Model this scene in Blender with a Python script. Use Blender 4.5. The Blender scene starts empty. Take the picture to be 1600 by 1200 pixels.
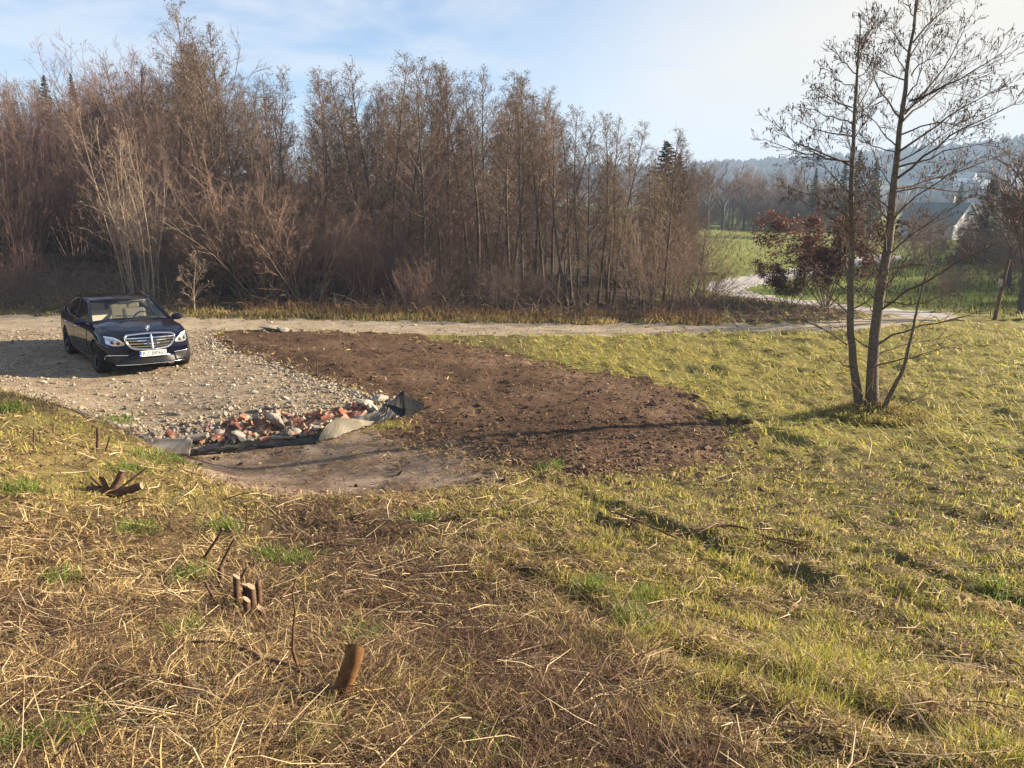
import bpy, bmesh, math, random
import numpy as np
from mathutils import Vector, Matrix, Quaternion
from mathutils.bvhtree import BVHTree

scene = bpy.context.scene
COL = scene.collection
R = math.radians
rng = np.random.default_rng(7)
random.seed(7)

# ------------------------------------------------------------------ camera
F_PX, W_PX, H_PX, HOR = 1150.0, 1600.0, 1200.0, 310.0
PITCH = math.atan((H_PX / 2 - HOR) / F_PX)
CAMZ = 1.6
cam = bpy.data.cameras.new('camera')
cam.sensor_width = 36
cam.lens = 36 * F_PX / W_PX
cam.clip_start, cam.clip_end = 0.05, 6000
cam_ob = bpy.data.objects.new('camera', cam)
COL.objects.link(cam_ob)
cam_ob.location = (0, 0, CAMZ)
cam_ob.rotation_euler = (math.pi / 2 - PITCH, 0, 0)
scene.camera = cam_ob

# ------------------------------------------------------------------ light
SUN_AZ, SUN_EL = R(76), R(18)          # clockwise from the view direction
SUN_DIR = Vector((math.sin(SUN_AZ) * math.cos(SUN_EL), math.cos(SUN_AZ) * math.cos(SUN_EL), math.sin(SUN_EL)))
sun = bpy.data.lights.new('sun', 'SUN')
sun.energy = 5.0
sun.angle = R(0.6)
sun.color = (1.0, 0.83, 0.62)
sun_ob = bpy.data.objects.new('sun', sun)
COL.objects.link(sun_ob)
sun_ob.rotation_euler = SUN_DIR.to_track_quat('Z', 'Y').to_euler()

world = bpy.data.worlds.new('World')
scene.world = world
world.use_nodes = True
wn, wl = world.node_tree.nodes, world.node_tree.links
wn.clear()
w_out = wn.new('ShaderNodeOutputWorld')
w_bg = wn.new('ShaderNodeBackground')
w_bg.inputs['Strength'].default_value = 0.05
sky = wn.new('ShaderNodeTexSky')
sky.sky_type = 'NISHITA'
sky.sun_disc = False
sky.sun_elevation = SUN_EL
sky.sun_rotation = SUN_AZ
sky.altitude = 1500
sky.air_density = 1.0
sky.dust_density = 0.8
sky.ozone_density = 4.0


def wmath(op, a, b=None, c=None, clamp=False):
    n = wn.new('ShaderNodeMath')
    n.operation = op
    n.use_clamp = clamp
    for i, v in enumerate((a, b, c)):
        if v is None:
            continue
        if isinstance(v, (int, float)):
            n.inputs[i].default_value = v
        else:
            wl.new(v, n.inputs[i])
    return n.outputs[0]


def wnoise(vec, scale, detail, rough, dist=0.0):
    n = wn.new('ShaderNodeTexNoise')
    n.inputs['Scale'].default_value = scale
    n.inputs['Detail'].default_value = detail
    n.inputs['Roughness'].default_value = rough
    n.inputs['Distortion'].default_value = dist
    wl.new(vec, n.inputs['Vector'])
    return n.outputs['Fac']


w_tc = wn.new('ShaderNodeTexCoord')
w_sep = wn.new('ShaderNodeSeparateXYZ')
wl.new(w_tc.outputs['Generated'], w_sep.inputs[0])
# project the view direction on a cloud deck so that the clouds get smaller towards the horizon
zc = wmath('ADD', wmath('MAXIMUM', w_sep.outputs['Z'], 0.0), 0.16)
w_comb = wn.new('ShaderNodeCombineXYZ')
wl.new(wmath('DIVIDE', w_sep.outputs['X'], zc), w_comb.inputs[0])
wl.new(wmath('DIVIDE', w_sep.outputs['Y'], zc), w_comb.inputs[1])
w_map = wn.new('ShaderNodeMapping')
w_map.inputs['Rotation'].default_value = (0, 0, R(20))
w_map.inputs['Scale'].default_value = (0.5, 1.4, 1.0)
w_map.inputs['Location'].default_value = (0.4, 0.3, 0.0)
wl.new(w_comb.outputs[0], w_map.inputs[0])
veil = wnoise(w_map.outputs[0], 0.55, 5, 0.55, 0.5)
puff = wnoise(w_comb.outputs[0], 1.25, 6, 0.58, 0.3)
# angle to the sun (thin cloud glows most round the sun)
w_dot = wn.new('ShaderNodeVectorMath')
w_dot.operation = 'DOT_PRODUCT'
w_nrm = wn.new('ShaderNodeVectorMath')
w_nrm.operation = 'NORMALIZE'
wl.new(w_tc.outputs['Generated'], w_nrm.inputs[0])
wl.new(w_nrm.outputs[0], w_dot.inputs[0])
w_dot.inputs[1].default_value = SUN_DIR
near = wmath('POWER', wmath('MAXIMUM', w_dot.outputs['Value'], 0.0), 1.25)
veil_f = wmath('MULTIPLY', wmath('MULTIPLY_ADD', veil, 2.6, -0.15, True), wmath('MULTIPLY_ADD', near, 2.7, 0.0), None, True)
low_f = wmath('ADD', wmath('MULTIPLY_ADD', near, 1.6, 0.95), wmath('MULTIPLY', w_sep.outputs['Z'], -4.0), None, True)
veil_f = wmath('MULTIPLY', veil_f, low_f)
puff_f = wmath('MULTIPLY_ADD', puff, 5.5, -2.15, True)
puff_f = wmath('MULTIPLY', puff_f, wmath('SUBTRACT', 0.75, near, None, True))
cover = wmath('MAXIMUM', veil_f, puff_f)
w_cc = wn.new('ShaderNodeMix')
w_cc.data_type = 'RGBA'
w_cc.inputs[6].default_value = (3.9, 4.2, 4.8, 1)
w_cc.inputs[7].default_value = (5.9, 5.1, 3.7, 1)
wl.new(near, w_cc.inputs[0])
w_mix = wn.new('ShaderNodeMix')
w_mix.data_type = 'RGBA'
wl.new(cover, w_mix.inputs[0])
wl.new(sky.outputs[0], w_mix.inputs[6])
wl.new(w_cc.outputs[2], w_mix.inputs[7])
wl.new(w_mix.outputs[2], w_bg.inputs['Color'])
wl.new(w_bg.outputs[0], w_out.inputs['Surface'])

scene.view_settings.view_transform = 'Standard'
scene.view_settings.look = 'None'
scene.view_settings.gamma = 1
scene.view_settings.use_curve_mapping = False
scene.view_settings.exposure = 1.95
scene.cycles.max_bounces = 6
scene.cycles.diffuse_bounces = 3
scene.cycles.transparent_max_bounces = 12
scene.cycles.volume_bounces = 0
scene.cycles.use_denoising = True
scene.cycles.sample_clamp_indirect = 8


# ------------------------------------------------------------------ helpers
def pn(x, y, seed=0):
    """2-D gradient noise, vectorised"""
    x = np.asarray(x, float)
    y = np.asarray(y, float)
    xi, yi = np.floor(x), np.floor(y)
    fx, fy = x - xi, y - yi
    xi = xi.astype(np.int64)
    yi = yi.astype(np.int64)

    def g(ix, iy, dx, dy):
        h = (ix * 374761393 + iy * 668265263 + seed * 982451653) & 0xFFFFFFFF
        h = ((h ^ (h >> 13)) * 1274126177) & 0xFFFFFFFF
        h = h ^ (h >> 16)
        a = h * (2 * math.pi / 4294967296.0)
        return np.cos(a) * dx + np.sin(a) * dy
    ux = fx * fx * fx * (fx * (fx * 6 - 15) + 10)
    uy = fy * fy * fy * (fy * (fy * 6 - 15) + 10)
    a = g(xi, yi, fx, fy)
    b = g(xi + 1, yi, fx - 1, fy)
    c = g(xi, yi + 1, fx, fy - 1)
    d = g(xi + 1, yi + 1, fx - 1, fy - 1)
    return (a + (b - a) * ux + (c - a) * uy + (a - b - c + d) * ux * uy) * 1.4


def fbm(x, y, f, o=3, seed=0):
    s, a, t = 0.0, 1.0, 0.0
    for k in range(o):
        s = s + a * pn(np.asarray(x) * f, np.asarray(y) * f, seed + k * 17)
        t += a
        a *= 0.5
        f *= 2.03
    return s / t


def smooth(a, b, x):
    t = np.clip((x - a) / (b - a), 0, 1)
    return t * t * (3 - 2 * t)


def raw_mesh(name, V, Fq, mat=None, col=None, smooth_f=False, mats=None, mat_idx=None):
    """Fq: (n,3) or (n,4) array, or list of such arrays, or list of tuples"""
    me = bpy.data.meshes.new(name)
    V = np.asarray(V, np.float32).reshape(-1, 3)
    if isinstance(Fq, np.ndarray):
        Fq = [Fq]
    elif len(Fq) and not isinstance(Fq[0], np.ndarray):
        by = {}
        for f in Fq:
            by.setdefault(len(f), []).append(f)
        Fq = [np.array(v, np.int32) for v in by.values()]
    Fq = [f for f in Fq if len(f)]
    loops = np.concatenate([f.reshape(-1) for f in Fq]).astype(np.int32)
    tot = np.concatenate([np.full(len(f), f.shape[1], np.int32) for f in Fq])
    start = np.concatenate([[0], np.cumsum(tot)[:-1]]).astype(np.int32)
    me.vertices.add(len(V))
    me.vertices.foreach_set('co', V.reshape(-1))
    me.loops.add(len(loops))
    me.loops.foreach_set('vertex_index', loops)
    me.polygons.add(len(tot))
    me.polygons.foreach_set('loop_start', start)
    me.polygons.foreach_set('loop_total', tot)
    me.polygons.foreach_set('use_smooth', np.full(len(tot), bool(smooth_f)))
    me.update(calc_edges=True)
    if col is not None:
        c = np.ones((len(V), 4), np.float32)
        c[:, :3] = col
        at = me.color_attributes.new('Col', 'FLOAT_COLOR', 'POINT')
        at.data.foreach_set('color', c.reshape(-1))
    for m in ([mat] if mat else (mats or [])):
        me.materials.append(m)
    if mat_idx is not None:
        me.polygons.foreach_set('material_index', np.asarray(mat_idx, np.int32))
    return me


def put(name, me, parent=None, loc=None, rot=None, scale=None):
    o = bpy.data.objects.new(name, me)
    COL.objects.link(o)
    if parent:
        o.parent = parent
    if loc is not None:
        o.location = loc
    if rot is not None:
        o.rotation_euler = rot
    if scale is not None:
        o.scale = scale if hasattr(scale, '__len__') else (scale,) * 3
    return o


def tag(o, label=None, cat=None, group=None, kind=None):
    if label:
        o['label'] = label
    if cat:
        o['category'] = cat
    if group:
        o['group'] = group
    if kind:
        o['kind'] = kind
    return o


def thing(name, label, cat, loc=(0, 0, 0), rot=(0, 0, 0), scale=1.0, group=None):
    return tag(put(name, None, None, loc, rot, scale), label, cat, group)


# ------------------------------------------------------------------ materials
class NT:
    def __init__(self, name):
        self.m = bpy.data.materials.new(name)
        self.m.use_nodes = True
        self.n, self.l = self.m.node_tree.nodes, self.m.node_tree.links
        self.n.clear()
        self.out = self.n.new('ShaderNodeOutputMaterial')

    def node(self, t, **kw):
        nd = self.n.new(t)
        for k, v in kw.items():
            setattr(nd, k, v)
        return nd

    def set(self, sock, v):
        if hasattr(v, 'is_linked') or hasattr(v, 'links'):
            self.l.new(v, sock)
        else:
            sock.default_value = v if not (isinstance(v, tuple) and len(v) == 3 and sock.type == 'RGBA') else (*v, 1)

    def math(self, op, a, b=None, clamp=False):
        nd = self.node('ShaderNodeMath', operation=op, use_clamp=clamp)
        self.set(nd.inputs[0], a)
        if b is not None:
            self.set(nd.inputs[1], b)
        return nd.outputs[0]

    def noise(self, scale, detail=4, rough=0.55, vec=None, dist=0.0):
        nd = self.node('ShaderNodeTexNoise')
        nd.inputs['Scale'].default_value = scale
        nd.inputs['Detail'].default_value = detail
        nd.inputs['Roughness'].default_value = rough
        nd.inputs['Distortion'].default_value = dist
        self.l.new(vec if vec is not None else self.coord(), nd.inputs['Vector'])
        return nd.outputs['Fac']

    def coord(self, which='Object'):
        if not hasattr(self, '_tc'):
            self._tc = self.node('ShaderNodeTexCoord')
        return self._tc.outputs[which]

    def ramp(self, fac, stops):
        nd = self.node('ShaderNodeValToRGB')
        e = nd.color_ramp.elements
        e[0].position, e[0].color = stops[0][0], (*stops[0][1], 1)
        e[1].position, e[1].color = stops[-1][0], (*stops[-1][1], 1)
        for p, c in stops[1:-1]:
            x = e.new(p)
            x.color = (*c, 1)
        self.l.new(fac, nd.inputs[0])
        return nd.outputs[0]

    def mix(self, fac, a, b, blend='MIX'):
        nd = self.node('ShaderNodeMix', data_type='RGBA', blend_type=blend)
        self.set(nd.inputs[0], fac)
        self.set(nd.inputs[6], a)
        self.set(nd.inputs[7], b)
        return nd.outputs[2]

    def attr(self, name='Col'):
        return self.node('ShaderNodeAttribute', attribute_name=name).outputs['Color']

    def rand(self):
        return self.node('ShaderNodeObjectInfo').outputs['Random']

    def bump(self, h, strength=0.5, dist=0.02):
        nd = self.node('ShaderNodeBump')
        nd.inputs['Strength'].default_value = strength
        nd.inputs['Distance'].default_value = dist
        self.l.new(h, nd.inputs['Height'])
        return nd.outputs[0]

    def principled(self, color, rough=0.8, spec=0.3, normal=None, **kw):
        nd = self.node('ShaderNodeBsdfPrincipled')
        self.set(nd.inputs['Base Color'], color)
        self.set(nd.inputs['Roughness'], rough)
        nd.inputs['Specular IOR Level'].default_value = spec
        if normal is not None:
            self.l.new(normal, nd.inputs['Normal'])
        for k, v in kw.items():
            self.set(nd.inputs[k.replace('_', ' ')], v)
        return nd.outputs[0]

    def done(self, sh):
        self.l.new(sh, self.out.inputs['Surface'])
        return self.m


def simple(name, color, rough=0.7, spec=0.3, var=0.0, vscale=8.0, bump=0.0, bscale=60.0, **kw):
    t = NT(name)
    c = color
    if var:
        f = t.noise(vscale, 5, 0.6)
        c = t.ramp(f, [(0.25, tuple(v * (1 - var) for v in color)), (0.75, tuple(min(1, v * (1 + var)) for v in color))])
    nm = t.bump(t.noise(bscale, 4, 0.6), bump, 0.01) if bump else None
    return t.done(t.principled(c, rough, spec, nm, **kw))


def leafy(name, color=None, transl=0.35, rough=0.6, var=0.0):
    """two-sided blade or leaf: diffuse with some light passing through; colour from the mesh when none is given"""
    t = NT(name)
    c = t.attr() if color is None else color
    if var:
        r = t.rand()
        c = t.mix(t.math('MULTIPLY', r, var), c, (0.05, 0.03, 0.02))
    p = t.principled(c, rough, 0.2)
    tr = t.node('ShaderNodeBsdfTranslucent')
    t.set(tr.inputs['Color'], c)
    mx = t.node('ShaderNodeMixShader')
    mx.inputs[0].default_value = transl
    t.l.new(p, mx.inputs[1])
    t.l.new(tr.outputs[0], mx.inputs[2])
    return t.done(mx.outputs[0])


def ground_mat(name, stops, s1, s2, bump=0.5, bdist=0.02, rough=0.95, use_attr=False):
    t = NT(name)
    f = t.math('ADD', t.math('MULTIPLY', t.noise(s1, 6, 0.62), 0.55), t.math('MULTIPLY', t.noise(s2, 5, 0.65), 0.45))
    if use_attr:
        g = t.ramp(f, [(0.30, (0.55, 0.55, 0.55)), (0.5, (1, 1, 1)), (0.70, (1.35, 1.3, 1.25))])
        c = t.mix(1.0, t.attr(), g, 'MULTIPLY')
    else:
        c = t.ramp(f, stops)
    return t.done(t.principled(c, rough, 0.15, t.bump(t.noise(s2 * 1.7, 6, 0.7), bump, bdist)))


def bark(name, dark, light, tint=None, scale=14):
    t = NT(name)
    f = t.noise(scale, 5, 0.6)
    c = t.ramp(f, [(0.3, dark), (0.7, light)])
    if tint:
        c = t.mix(t.math('MULTIPLY', t.rand(), 0.8), c, tint)
    return t.done(t.principled(c, 0.85, 0.2))


# ------------------------------------------------------------------ the lie of the land
def pix(px, py):
    u = (px - W_PX / 2) / F_PX
    v = (py - H_PX / 2) / F_PX
    c, s = math.cos(PITCH), math.sin(PITCH)
    Y, Z = c - v * s, -s - v * c
    return u / Y, Z / Y                  # x and z per metre forward


def at(px, py, D):
    dx, dz = pix(px, py)
    return np.array([dx * D, D, CAMZ + dz * D])


ctrl = [at(*p) for p in [
    (0, 1200, 1.8), (400, 1200, 1.83), (800, 1200, 1.85), (1200, 1200, 1.87), (1600, 1200, 1.9),
    (0, 1000, 3.0), (400, 1000, 3.1), (800, 1000, 3.15), (1200, 1000, 3.3), (1600, 1000, 3.4),
    (200, 850, 5.0), (400, 850, 5.6), (0, 800, 5.2), (800, 900, 4.2), (1200, 900, 4.5), (1600, 900, 4.7),
    (800, 800, 6.1), (1200, 800, 6.7), (1600, 800, 6.9), (0, 700, 7.0), (0, 640, 9.0), (0, 606, 10.4),
    (120, 641, 9.6), (200, 686, 9.0), (265, 714, 9.3), (345, 757, 8.1), (400, 780, 7.4), (500, 800, 6.8),
    (550, 722, 10.5), (430, 765, 9.1), (650, 762, 8.9), (330, 735, 9.9), (800, 740, 9.0), (300, 712, 10.7), (480, 692, 11.4), (620, 655, 12.6),
    (1000, 720, 9.8), (1200, 700, 10.7), (1600, 700, 10.5), (1360, 650, 13.0), (1600, 600, 15.6), (1100, 620, 14.4),
    (800, 670, 12.0), (800, 600, 15.0), (800, 540, 19.0), (800, 515, 21.5), (1000, 518, 21.7), (1200, 515, 22.6), (400, 513, 21.0),
    (500, 630, 12.9), (400, 600, 14.3), (300, 640, 12.5), (200, 505, 21.0), (0, 505, 20.8),
    (1400, 495, 26.5), (1150, 450, 42), (1180, 430, 50), (1250, 400, 70), (1180, 362, 120), (1450, 480, 32), (1600, 460, 40), (1600, 520, 23.5),
    (1450, 405, 70), (1550, 385, 90), (0, 470, 24), (0, 432, 28), (250, 470, 25), (500, 490, 23.6), (800, 496, 24), (1050, 500, 24.3)]]
# places the photograph hides: behind the bank on the left, the wood's floor, behind the photographer
for x, y, drop in [(-9.3, 13.2, 3.45), (-6.8, 11.6, 3.62), (-5.2, 11.6, 3.68), (-12, 8, 2.3), (-14, 12, 2.9), (-17, 16, 3.3), (-25, 20, 3.3),
                   (-28, 40, 1.9), (-40, 60, 0.3), (-20, 60, 1.6), (-8, 60, 2.9), (0, 60, 3.8), (10, 60, 4.7), (-80, 120, -5), (-40, 130, -3), (0, 150, 2),
                   (60, 150, 5.4), (150, 150, 6), (300, 300, 9), (0, 320, 3), (-200, 200, -12), (-300, 0, -8), (300, 0, 8), (0, -300, -6),
                   (0, 0, 1.6), (-5, 0, 1.5), (5, 0, 1.7), (0, -5, 1.3), (-15, 0, 1.6), (20, 0, 2.6), (0, -30, 0.5), (25, 12, 4.0), (40, 30, 5.0),
                   (18, 5, 3.0), (-60, 40, 0.5)]:
    ctrl.append(np.array([x, y, CAMZ - drop]))
# the car's four wheels, from fitting its features
CAR_LOC = np.array([-8.105, 15.775, CAMZ - 3.619])
CAR_ROT = (-0.040, -0.022, -0.859)
CAR_M = Matrix.Translation(CAR_LOC) @ Matrix.Rotation(CAR_ROT[2], 4, 'Z') @ Matrix.Rotation(CAR_ROT[1], 4, 'Y') @ Matrix.Rotation(CAR_ROT[0], 4, 'X')
for wx in (0, -2.94):
    for wy in (.8, -.8):
        ctrl.append(np.array(CAR_M @ Vector((wx, wy, 0))))
ctrl = np.array(ctrl)
_c = 1.2
_n = len(ctrl)
_A = np.sqrt(((ctrl[:, None, :2] - ctrl[None, :, :2]) ** 2).sum(-1) + _c * _c)
_P = np.c_[np.ones(_n), ctrl[:, :2]]
_M = np.block([[-_A + np.eye(_n) * 0.05, _P], [_P.T, np.zeros((3, 3))]])
_w = np.linalg.solve(_M, np.r_[ctrl[:, 2], 0, 0, 0])


def base(x, y):
    x = np.asarray(x, float)
    y = np.asarray(y, float)
    s = _w[_n] + _w[_n + 1] * x + _w[_n + 2] * y
    for k in range(_n):
        s = s - _w[k] * np.sqrt((x - ctrl[k, 0]) ** 2 + (y - ctrl[k, 1]) ** 2 + _c * _c)
    return s


_Ys = np.exp(np.linspace(math.log(1.2), math.log(400), 900))


def gpt(px, py, fn=base):
    """the ground point seen at a pixel of the photograph"""
    dx, dz = pix(px, py)
    d = CAMZ + dz * _Ys - fn(dx * _Ys, _Ys)
    k = np.argmax(d < 0) if (d < 0).any() else len(_Ys) - 1
    k = max(k, 1)
    t = d[k - 1] / (d[k - 1] - d[k]) if d[k - 1] != d[k] else 0
    Y = _Ys[k - 1] + (_Ys[k] - _Ys[k - 1]) * t
    return np.array([dx * Y, Y])


def poly(pxs, extra=()):
    return np.array([gpt(*p) if len(p) == 2 else np.array(p[:2]) for p in pxs])


def inside(x, y, P):
    r = np.zeros(np.shape(x), bool)
    n = len(P)
    for i in range(n):
        x0, y0 = P[i]
        x1, y1 = P[(i + 1) % n]
        c = ((y0 > y) != (y1 > y))
        with np.errstate(divide='ignore', invalid='ignore'):
            r ^= c & (x < (x1 - x0) * (y - y0) / (y1 - y0 + 1e-12) + x0)
    return r


def sdist(x, y, P, closed=True):
    """distance to a polyline"""
    d = np.full(np.shape(x), 1e9)
    n = len(P)
    for i in range(n if closed else n - 1):
        a, b = P[i], P[(i + 1) % n]
        ab = b - a
        t = np.clip(((x - a[0]) * ab[0] + (y - a[1]) * ab[1]) / (ab @ ab + 1e-9), 0, 1)
        d = np.minimum(d, np.hypot(x - a[0] - t * ab[0], y - a[1] - t * ab[1]))
    return d


YARD = poly([(330, 516), (345, 540), (430, 570), (520, 602), (590, 622), (628, 640), (600, 655), (490, 690), (400, 697), (290, 712), (245, 704),
             (-6.4, 10.3, 0), (-8.2, 11.2, 0), (-10.5, 12.2, 0), (-13, 14, 0), (-18, 17.2, 0), (-32, 19, 0), (-32, 20.0, 0), (0, 516)])
SOIL = poly([(345, 540), (335, 527), (400, 517), (520, 519), (640, 523), (720, 540), (800, 556), (880, 575), (960, 590), (1040, 603), (1075, 620), (1115, 655),
             (1150, 690), (1115, 722), (1030, 735), (930, 748), (820, 742), (700, 705), (610, 690), (650, 655), (628, 640), (590, 622), (520, 602), (430, 570)])
MUD = poly([(268, 716), (290, 712), (400, 699), (490, 692), (560, 672), (610, 690), (700, 705), (760, 722), (790, 745), (690, 768), (560, 775), (470, 778), (400, 774), (340, 755)])
TRACK = poly([(-34, 19.2, 0), (-34, 22.6, 0), (0, 494), (100, 495), (300, 498), (500, 501), (700, 504), (1000, 508), (1200, 508), (1290, 503), (1360, 497), (1430, 496), (1480, 490),
              (1500, 498), (1420, 508), (1300, 518), (1100, 522), (900, 524), (720, 523), (520, 518), (400, 515), (0, 516)])
LANE_C = poly([(1432, 490), (1425, 489), (1366, 488), (1320, 482), (1275, 475), (1210, 468), (1160, 461), (1132, 453), (1136, 446), (1165, 440), (1216, 432), (1275, 420), (1324, 410), (1390, 401)])
FIELD = poly([(1040, 352), (1290, 356), (1420, 372), (1400, 398), (1324, 405), (1216, 427), (1130, 440), (1060, 440)])
BRUSH = poly([(1040, 470), (1120, 462), (1210, 474), (1330, 487), (1345, 493), (1290, 501), (1200, 505), (1040, 505)])
RUTS = [poly(p) for p in [[(905, 775), (960, 800), (1060, 838), (1150, 872), (1260, 905)], [(1160, 840), (1260, 845), (1400, 885), (1520, 930), (1600, 950)],
                          [(800, 895), (900, 940), (1000, 1000)], [(1060, 1030), (1160, 1060), (1320, 1110), (1420, 1150)]]]


TB0 = gpt(1362, 650)
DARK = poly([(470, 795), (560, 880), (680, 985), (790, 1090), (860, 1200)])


def region(x, y):
    """0 grass, 1 gravel yard, 2 dug soil, 3 mud, 4 track, 5 lane"""
    j1, j2 = fbm(x, y, 1.6, 4, 3), fbm(x, y, 1.6, 4, 31)
    a = np.where(y > 26, 0.25, 0.42)
    xj, yj = x + a * j1, y + a * j2
    r = np.zeros(np.shape(x), np.int32)
    r[inside(xj, yj, TRACK)] = 4
    r[sdist(x + 0.10 * j1, y + 0.10 * j2, LANE_C, False) < np.where(y < 33, 1.1, 0.95)] = 5
    xs = x + 0.65 * j1 + 0.35 * fbm(x, y, 5, 2, 35)
    ys = y + 0.65 * j2 + 0.35 * fbm(x, y, 5, 2, 37)
    sd = sdist(x, y, SOIL) * np.where(inside(x, y, SOIL), -1, 1)
    r[(sd + 0.85 * j1 + 0.75 * fbm(x, y, 4.5, 3, 35) < 0.05)] = 2
    r[inside(xs, ys, MUD)] = 3
    r[inside(x + 0.15 * j1, y + 0.15 * j2, YARD)] = 1
    return r


def H(x, y, r=None):
    x = np.asarray(x, float)
    y = np.asarray(y, float)
    if r is None:
        r = region(np.atleast_1d(x), np.atleast_1d(y)).reshape(np.shape(x))
    h = base(x, y)
    d = np.hypot(x, y)
    fade = 1 - smooth(25, 60, d)
    right = smooth(-2, 4, x + 0.2 * (10 - y))
    hum = (0.06 + 0.015 * right) * fbm(x, y, 0.9, 4, 5) + (0.05 + 0.02 * right) * fbm(x, y, 3.1, 2, 8) + 0.028 * np.abs(fbm(x, y, 9, 2, 9)) * (1 - smooth(8, 14, d))
    td = smooth(0.35, 1.6, np.hypot(x - TB0[0], y - TB0[1]))
    hum = hum * (0.25 + 0.75 * td)
    tm = td * np.maximum(0, fbm(x * 0.75 + y * 0.35, y, 1.15, 3, 10) + 0.1)
    hum = hum + 0.17 * right * smooth(8, 11, y + 0.45 * (x - 6)) * (x > 0) * tm
    hum = hum * (0.4 + 0.6 * smooth(1.5, 6, d))
    soil = np.zeros_like(h)
    ms = r == 2
    if np.ndim(x) and ms.any():
        xs, ys = x[ms], y[ms]
        ed = smooth(0, 0.9, sdist(xs, ys, SOIL))
        soil[ms] = ed * (0.05 + 0.06 * fbm(xs, ys, 0.9, 3, 11)) + (0.3 + 0.7 * ed) * (0.075 * np.abs(fbm(xs, ys, 3.2, 4, 13)) + 0.02 * fbm(xs, ys, 11, 2, 14))
    yard = 0.02 * fbm(x, y, 0.8, 3, 15) + 0.015 * fbm(x, y, 6, 2, 16)
    mud = 0.03 * fbm(x, y, 1.2, 3, 21) + 0.03 * np.abs(fbm(x + 0.4 * y, y * 2.5, 2.4, 3, 22))
    lev = np.select([r == 1, r == 2, r == 3, r == 4, r == 5], [yard, soil, mud, yard, yard * 0.5], hum)
    h = h + lev * fade
    if np.ndim(x):
        m = (d < 13) & (x > -1)
        if m.any():
            for P in RUTS:
                dd = sdist(x[m], y[m], P, False)
                h[m] -= (0.05 + 0.05 * fbm(x[m], y[m], 1.1, 2, 77)) * np.exp(-(dd / 0.10) ** 2) - 0.03 * np.exp(-((dd - 0.22) / 0.12) ** 2)
    return h


def hz(x, y):
    return float(H(np.array([x]), np.array([y]))[0])


def ray_full(px, py):
    g = gpt(px, py, lambda x, y: H(x, y))
    return np.array([g[0], g[1], hz(g[0], g[1])])


PAL_STRAW = np.array([(.58, .43, .20), (.70, .56, .31), (.42, .29, .14), (.17, .105, .06), (.60, .46, .19), (.32, .21, .11)])
PAL_GREEN = np.array([(.14, .19, .025), (.29, .32, .04), (.44, .43, .06), (.56, .49, .11)])
PAL_GOLD = np.array([(.48, .44, .07), (.56, .47, .09), (.38, .40, .07), (.24, .30, .05), (.52, .45, .16)])


def veg(x, y):
    """0 dry straw .. 1 green grass, and how golden the grass is"""
    n = fbm(x, y, 0.55, 3, 41)
    n2 = fbm(x, y, 1.9, 3, 43)
    # the strip of flattened straw runs from the bank on the left towards the lower right
    side = x - (0.35 - 0.22 * y)
    g = smooth(-0.8, 1.5, side + 0.7 * n + 0.6 * n2) * (0.66 + 0.4 * n2)
    ridge = smooth(4.2, 6.5, y) * (x < -1.5)
    g = np.maximum(g, ridge * (0.42 + 0.7 * n))
    g = np.maximum(g, 0.72 * smooth(0.26, 0.44, n2) * (x < 1))
    g = np.where((y > 20), np.maximum(g, 0.8), g)
    gold = smooth(8.2, 11.5, y + 0.45 * (x - 6) + 1.6 * n) * (x > 0.5)
    gold = np.maximum(gold, 0.6 * ridge)
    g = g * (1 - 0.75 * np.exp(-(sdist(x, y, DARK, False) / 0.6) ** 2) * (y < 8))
    return np.clip(g, 0, 1), gold


# ground: one fan of cells round the photographer, finer where it shows large, split by what covers it
th = np.concatenate([np.linspace(-66, 66, 500), np.linspace(66, 294, 58)[1:-1]]) * math.pi / 180
rad = np.concatenate([[0.25, 0.6, 0.9], np.exp(np.linspace(math.log(1.15), math.log(34), 370)), np.exp(np.linspace(math.log(34), math.log(620), 92))[1:]])
TH, RD = np.meshgrid(th, rad)
GX, GY = (RD * np.sin(TH)).ravel(), (RD * np.cos(TH)).ravel()
nt, nr = len(th), len(rad)
GR = region(GX, GY)
GZ = H(GX, GY, GR)
ii, jj = np.meshgrid(np.arange(nr - 1), np.arange(nt), indexing='ij')
j2 = (jj + 1) % nt
GF = np.stack([ii * nt + jj, (ii + 1) * nt + jj, (ii + 1) * nt + j2, ii * nt + j2], -1).reshape(-1, 4)[:, ::-1]
GF = np.ascontiguousarray(GF)
fr = np.max(GR[GF], axis=1)
g_, gold_ = veg(GX, GY)
fieldm = inside(GX, GY, FIELD)
brushm = inside(GX, GY, BRUSH)
c_straw = np.array((.135, .09, .052))
c_green = np.array((.115, .11, .034))
c_gold = np.array((.22, .19, .055))
c_field = np.array((.17, .19, .04))
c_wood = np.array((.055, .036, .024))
gc = c_straw + (c_green - c_straw) * g_[:, None]
gc = gc + (c_gold - gc) * (gold_ * 0.75)[:, None]
far = smooth(26, 36, GY)[:, None]
gc = gc * (1 - far) + np.array((.15, .19, .035)) * far
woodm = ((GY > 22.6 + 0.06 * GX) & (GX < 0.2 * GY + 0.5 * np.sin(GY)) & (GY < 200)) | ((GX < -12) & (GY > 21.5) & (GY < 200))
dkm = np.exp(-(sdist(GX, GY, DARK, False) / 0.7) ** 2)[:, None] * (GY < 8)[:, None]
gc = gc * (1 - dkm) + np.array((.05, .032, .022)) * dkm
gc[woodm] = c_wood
verge = (GY > 22.2) & (GY < 24.6) & (GX < 8)
gc[verge] = (.13, .105, .05)
gc[fieldm] = c_field
gc[brushm] = (.11, .07, .045)
gc *= (1 + 0.35 * fbm(GX, GY, 0.8, 4, 61))[:, None]
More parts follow.
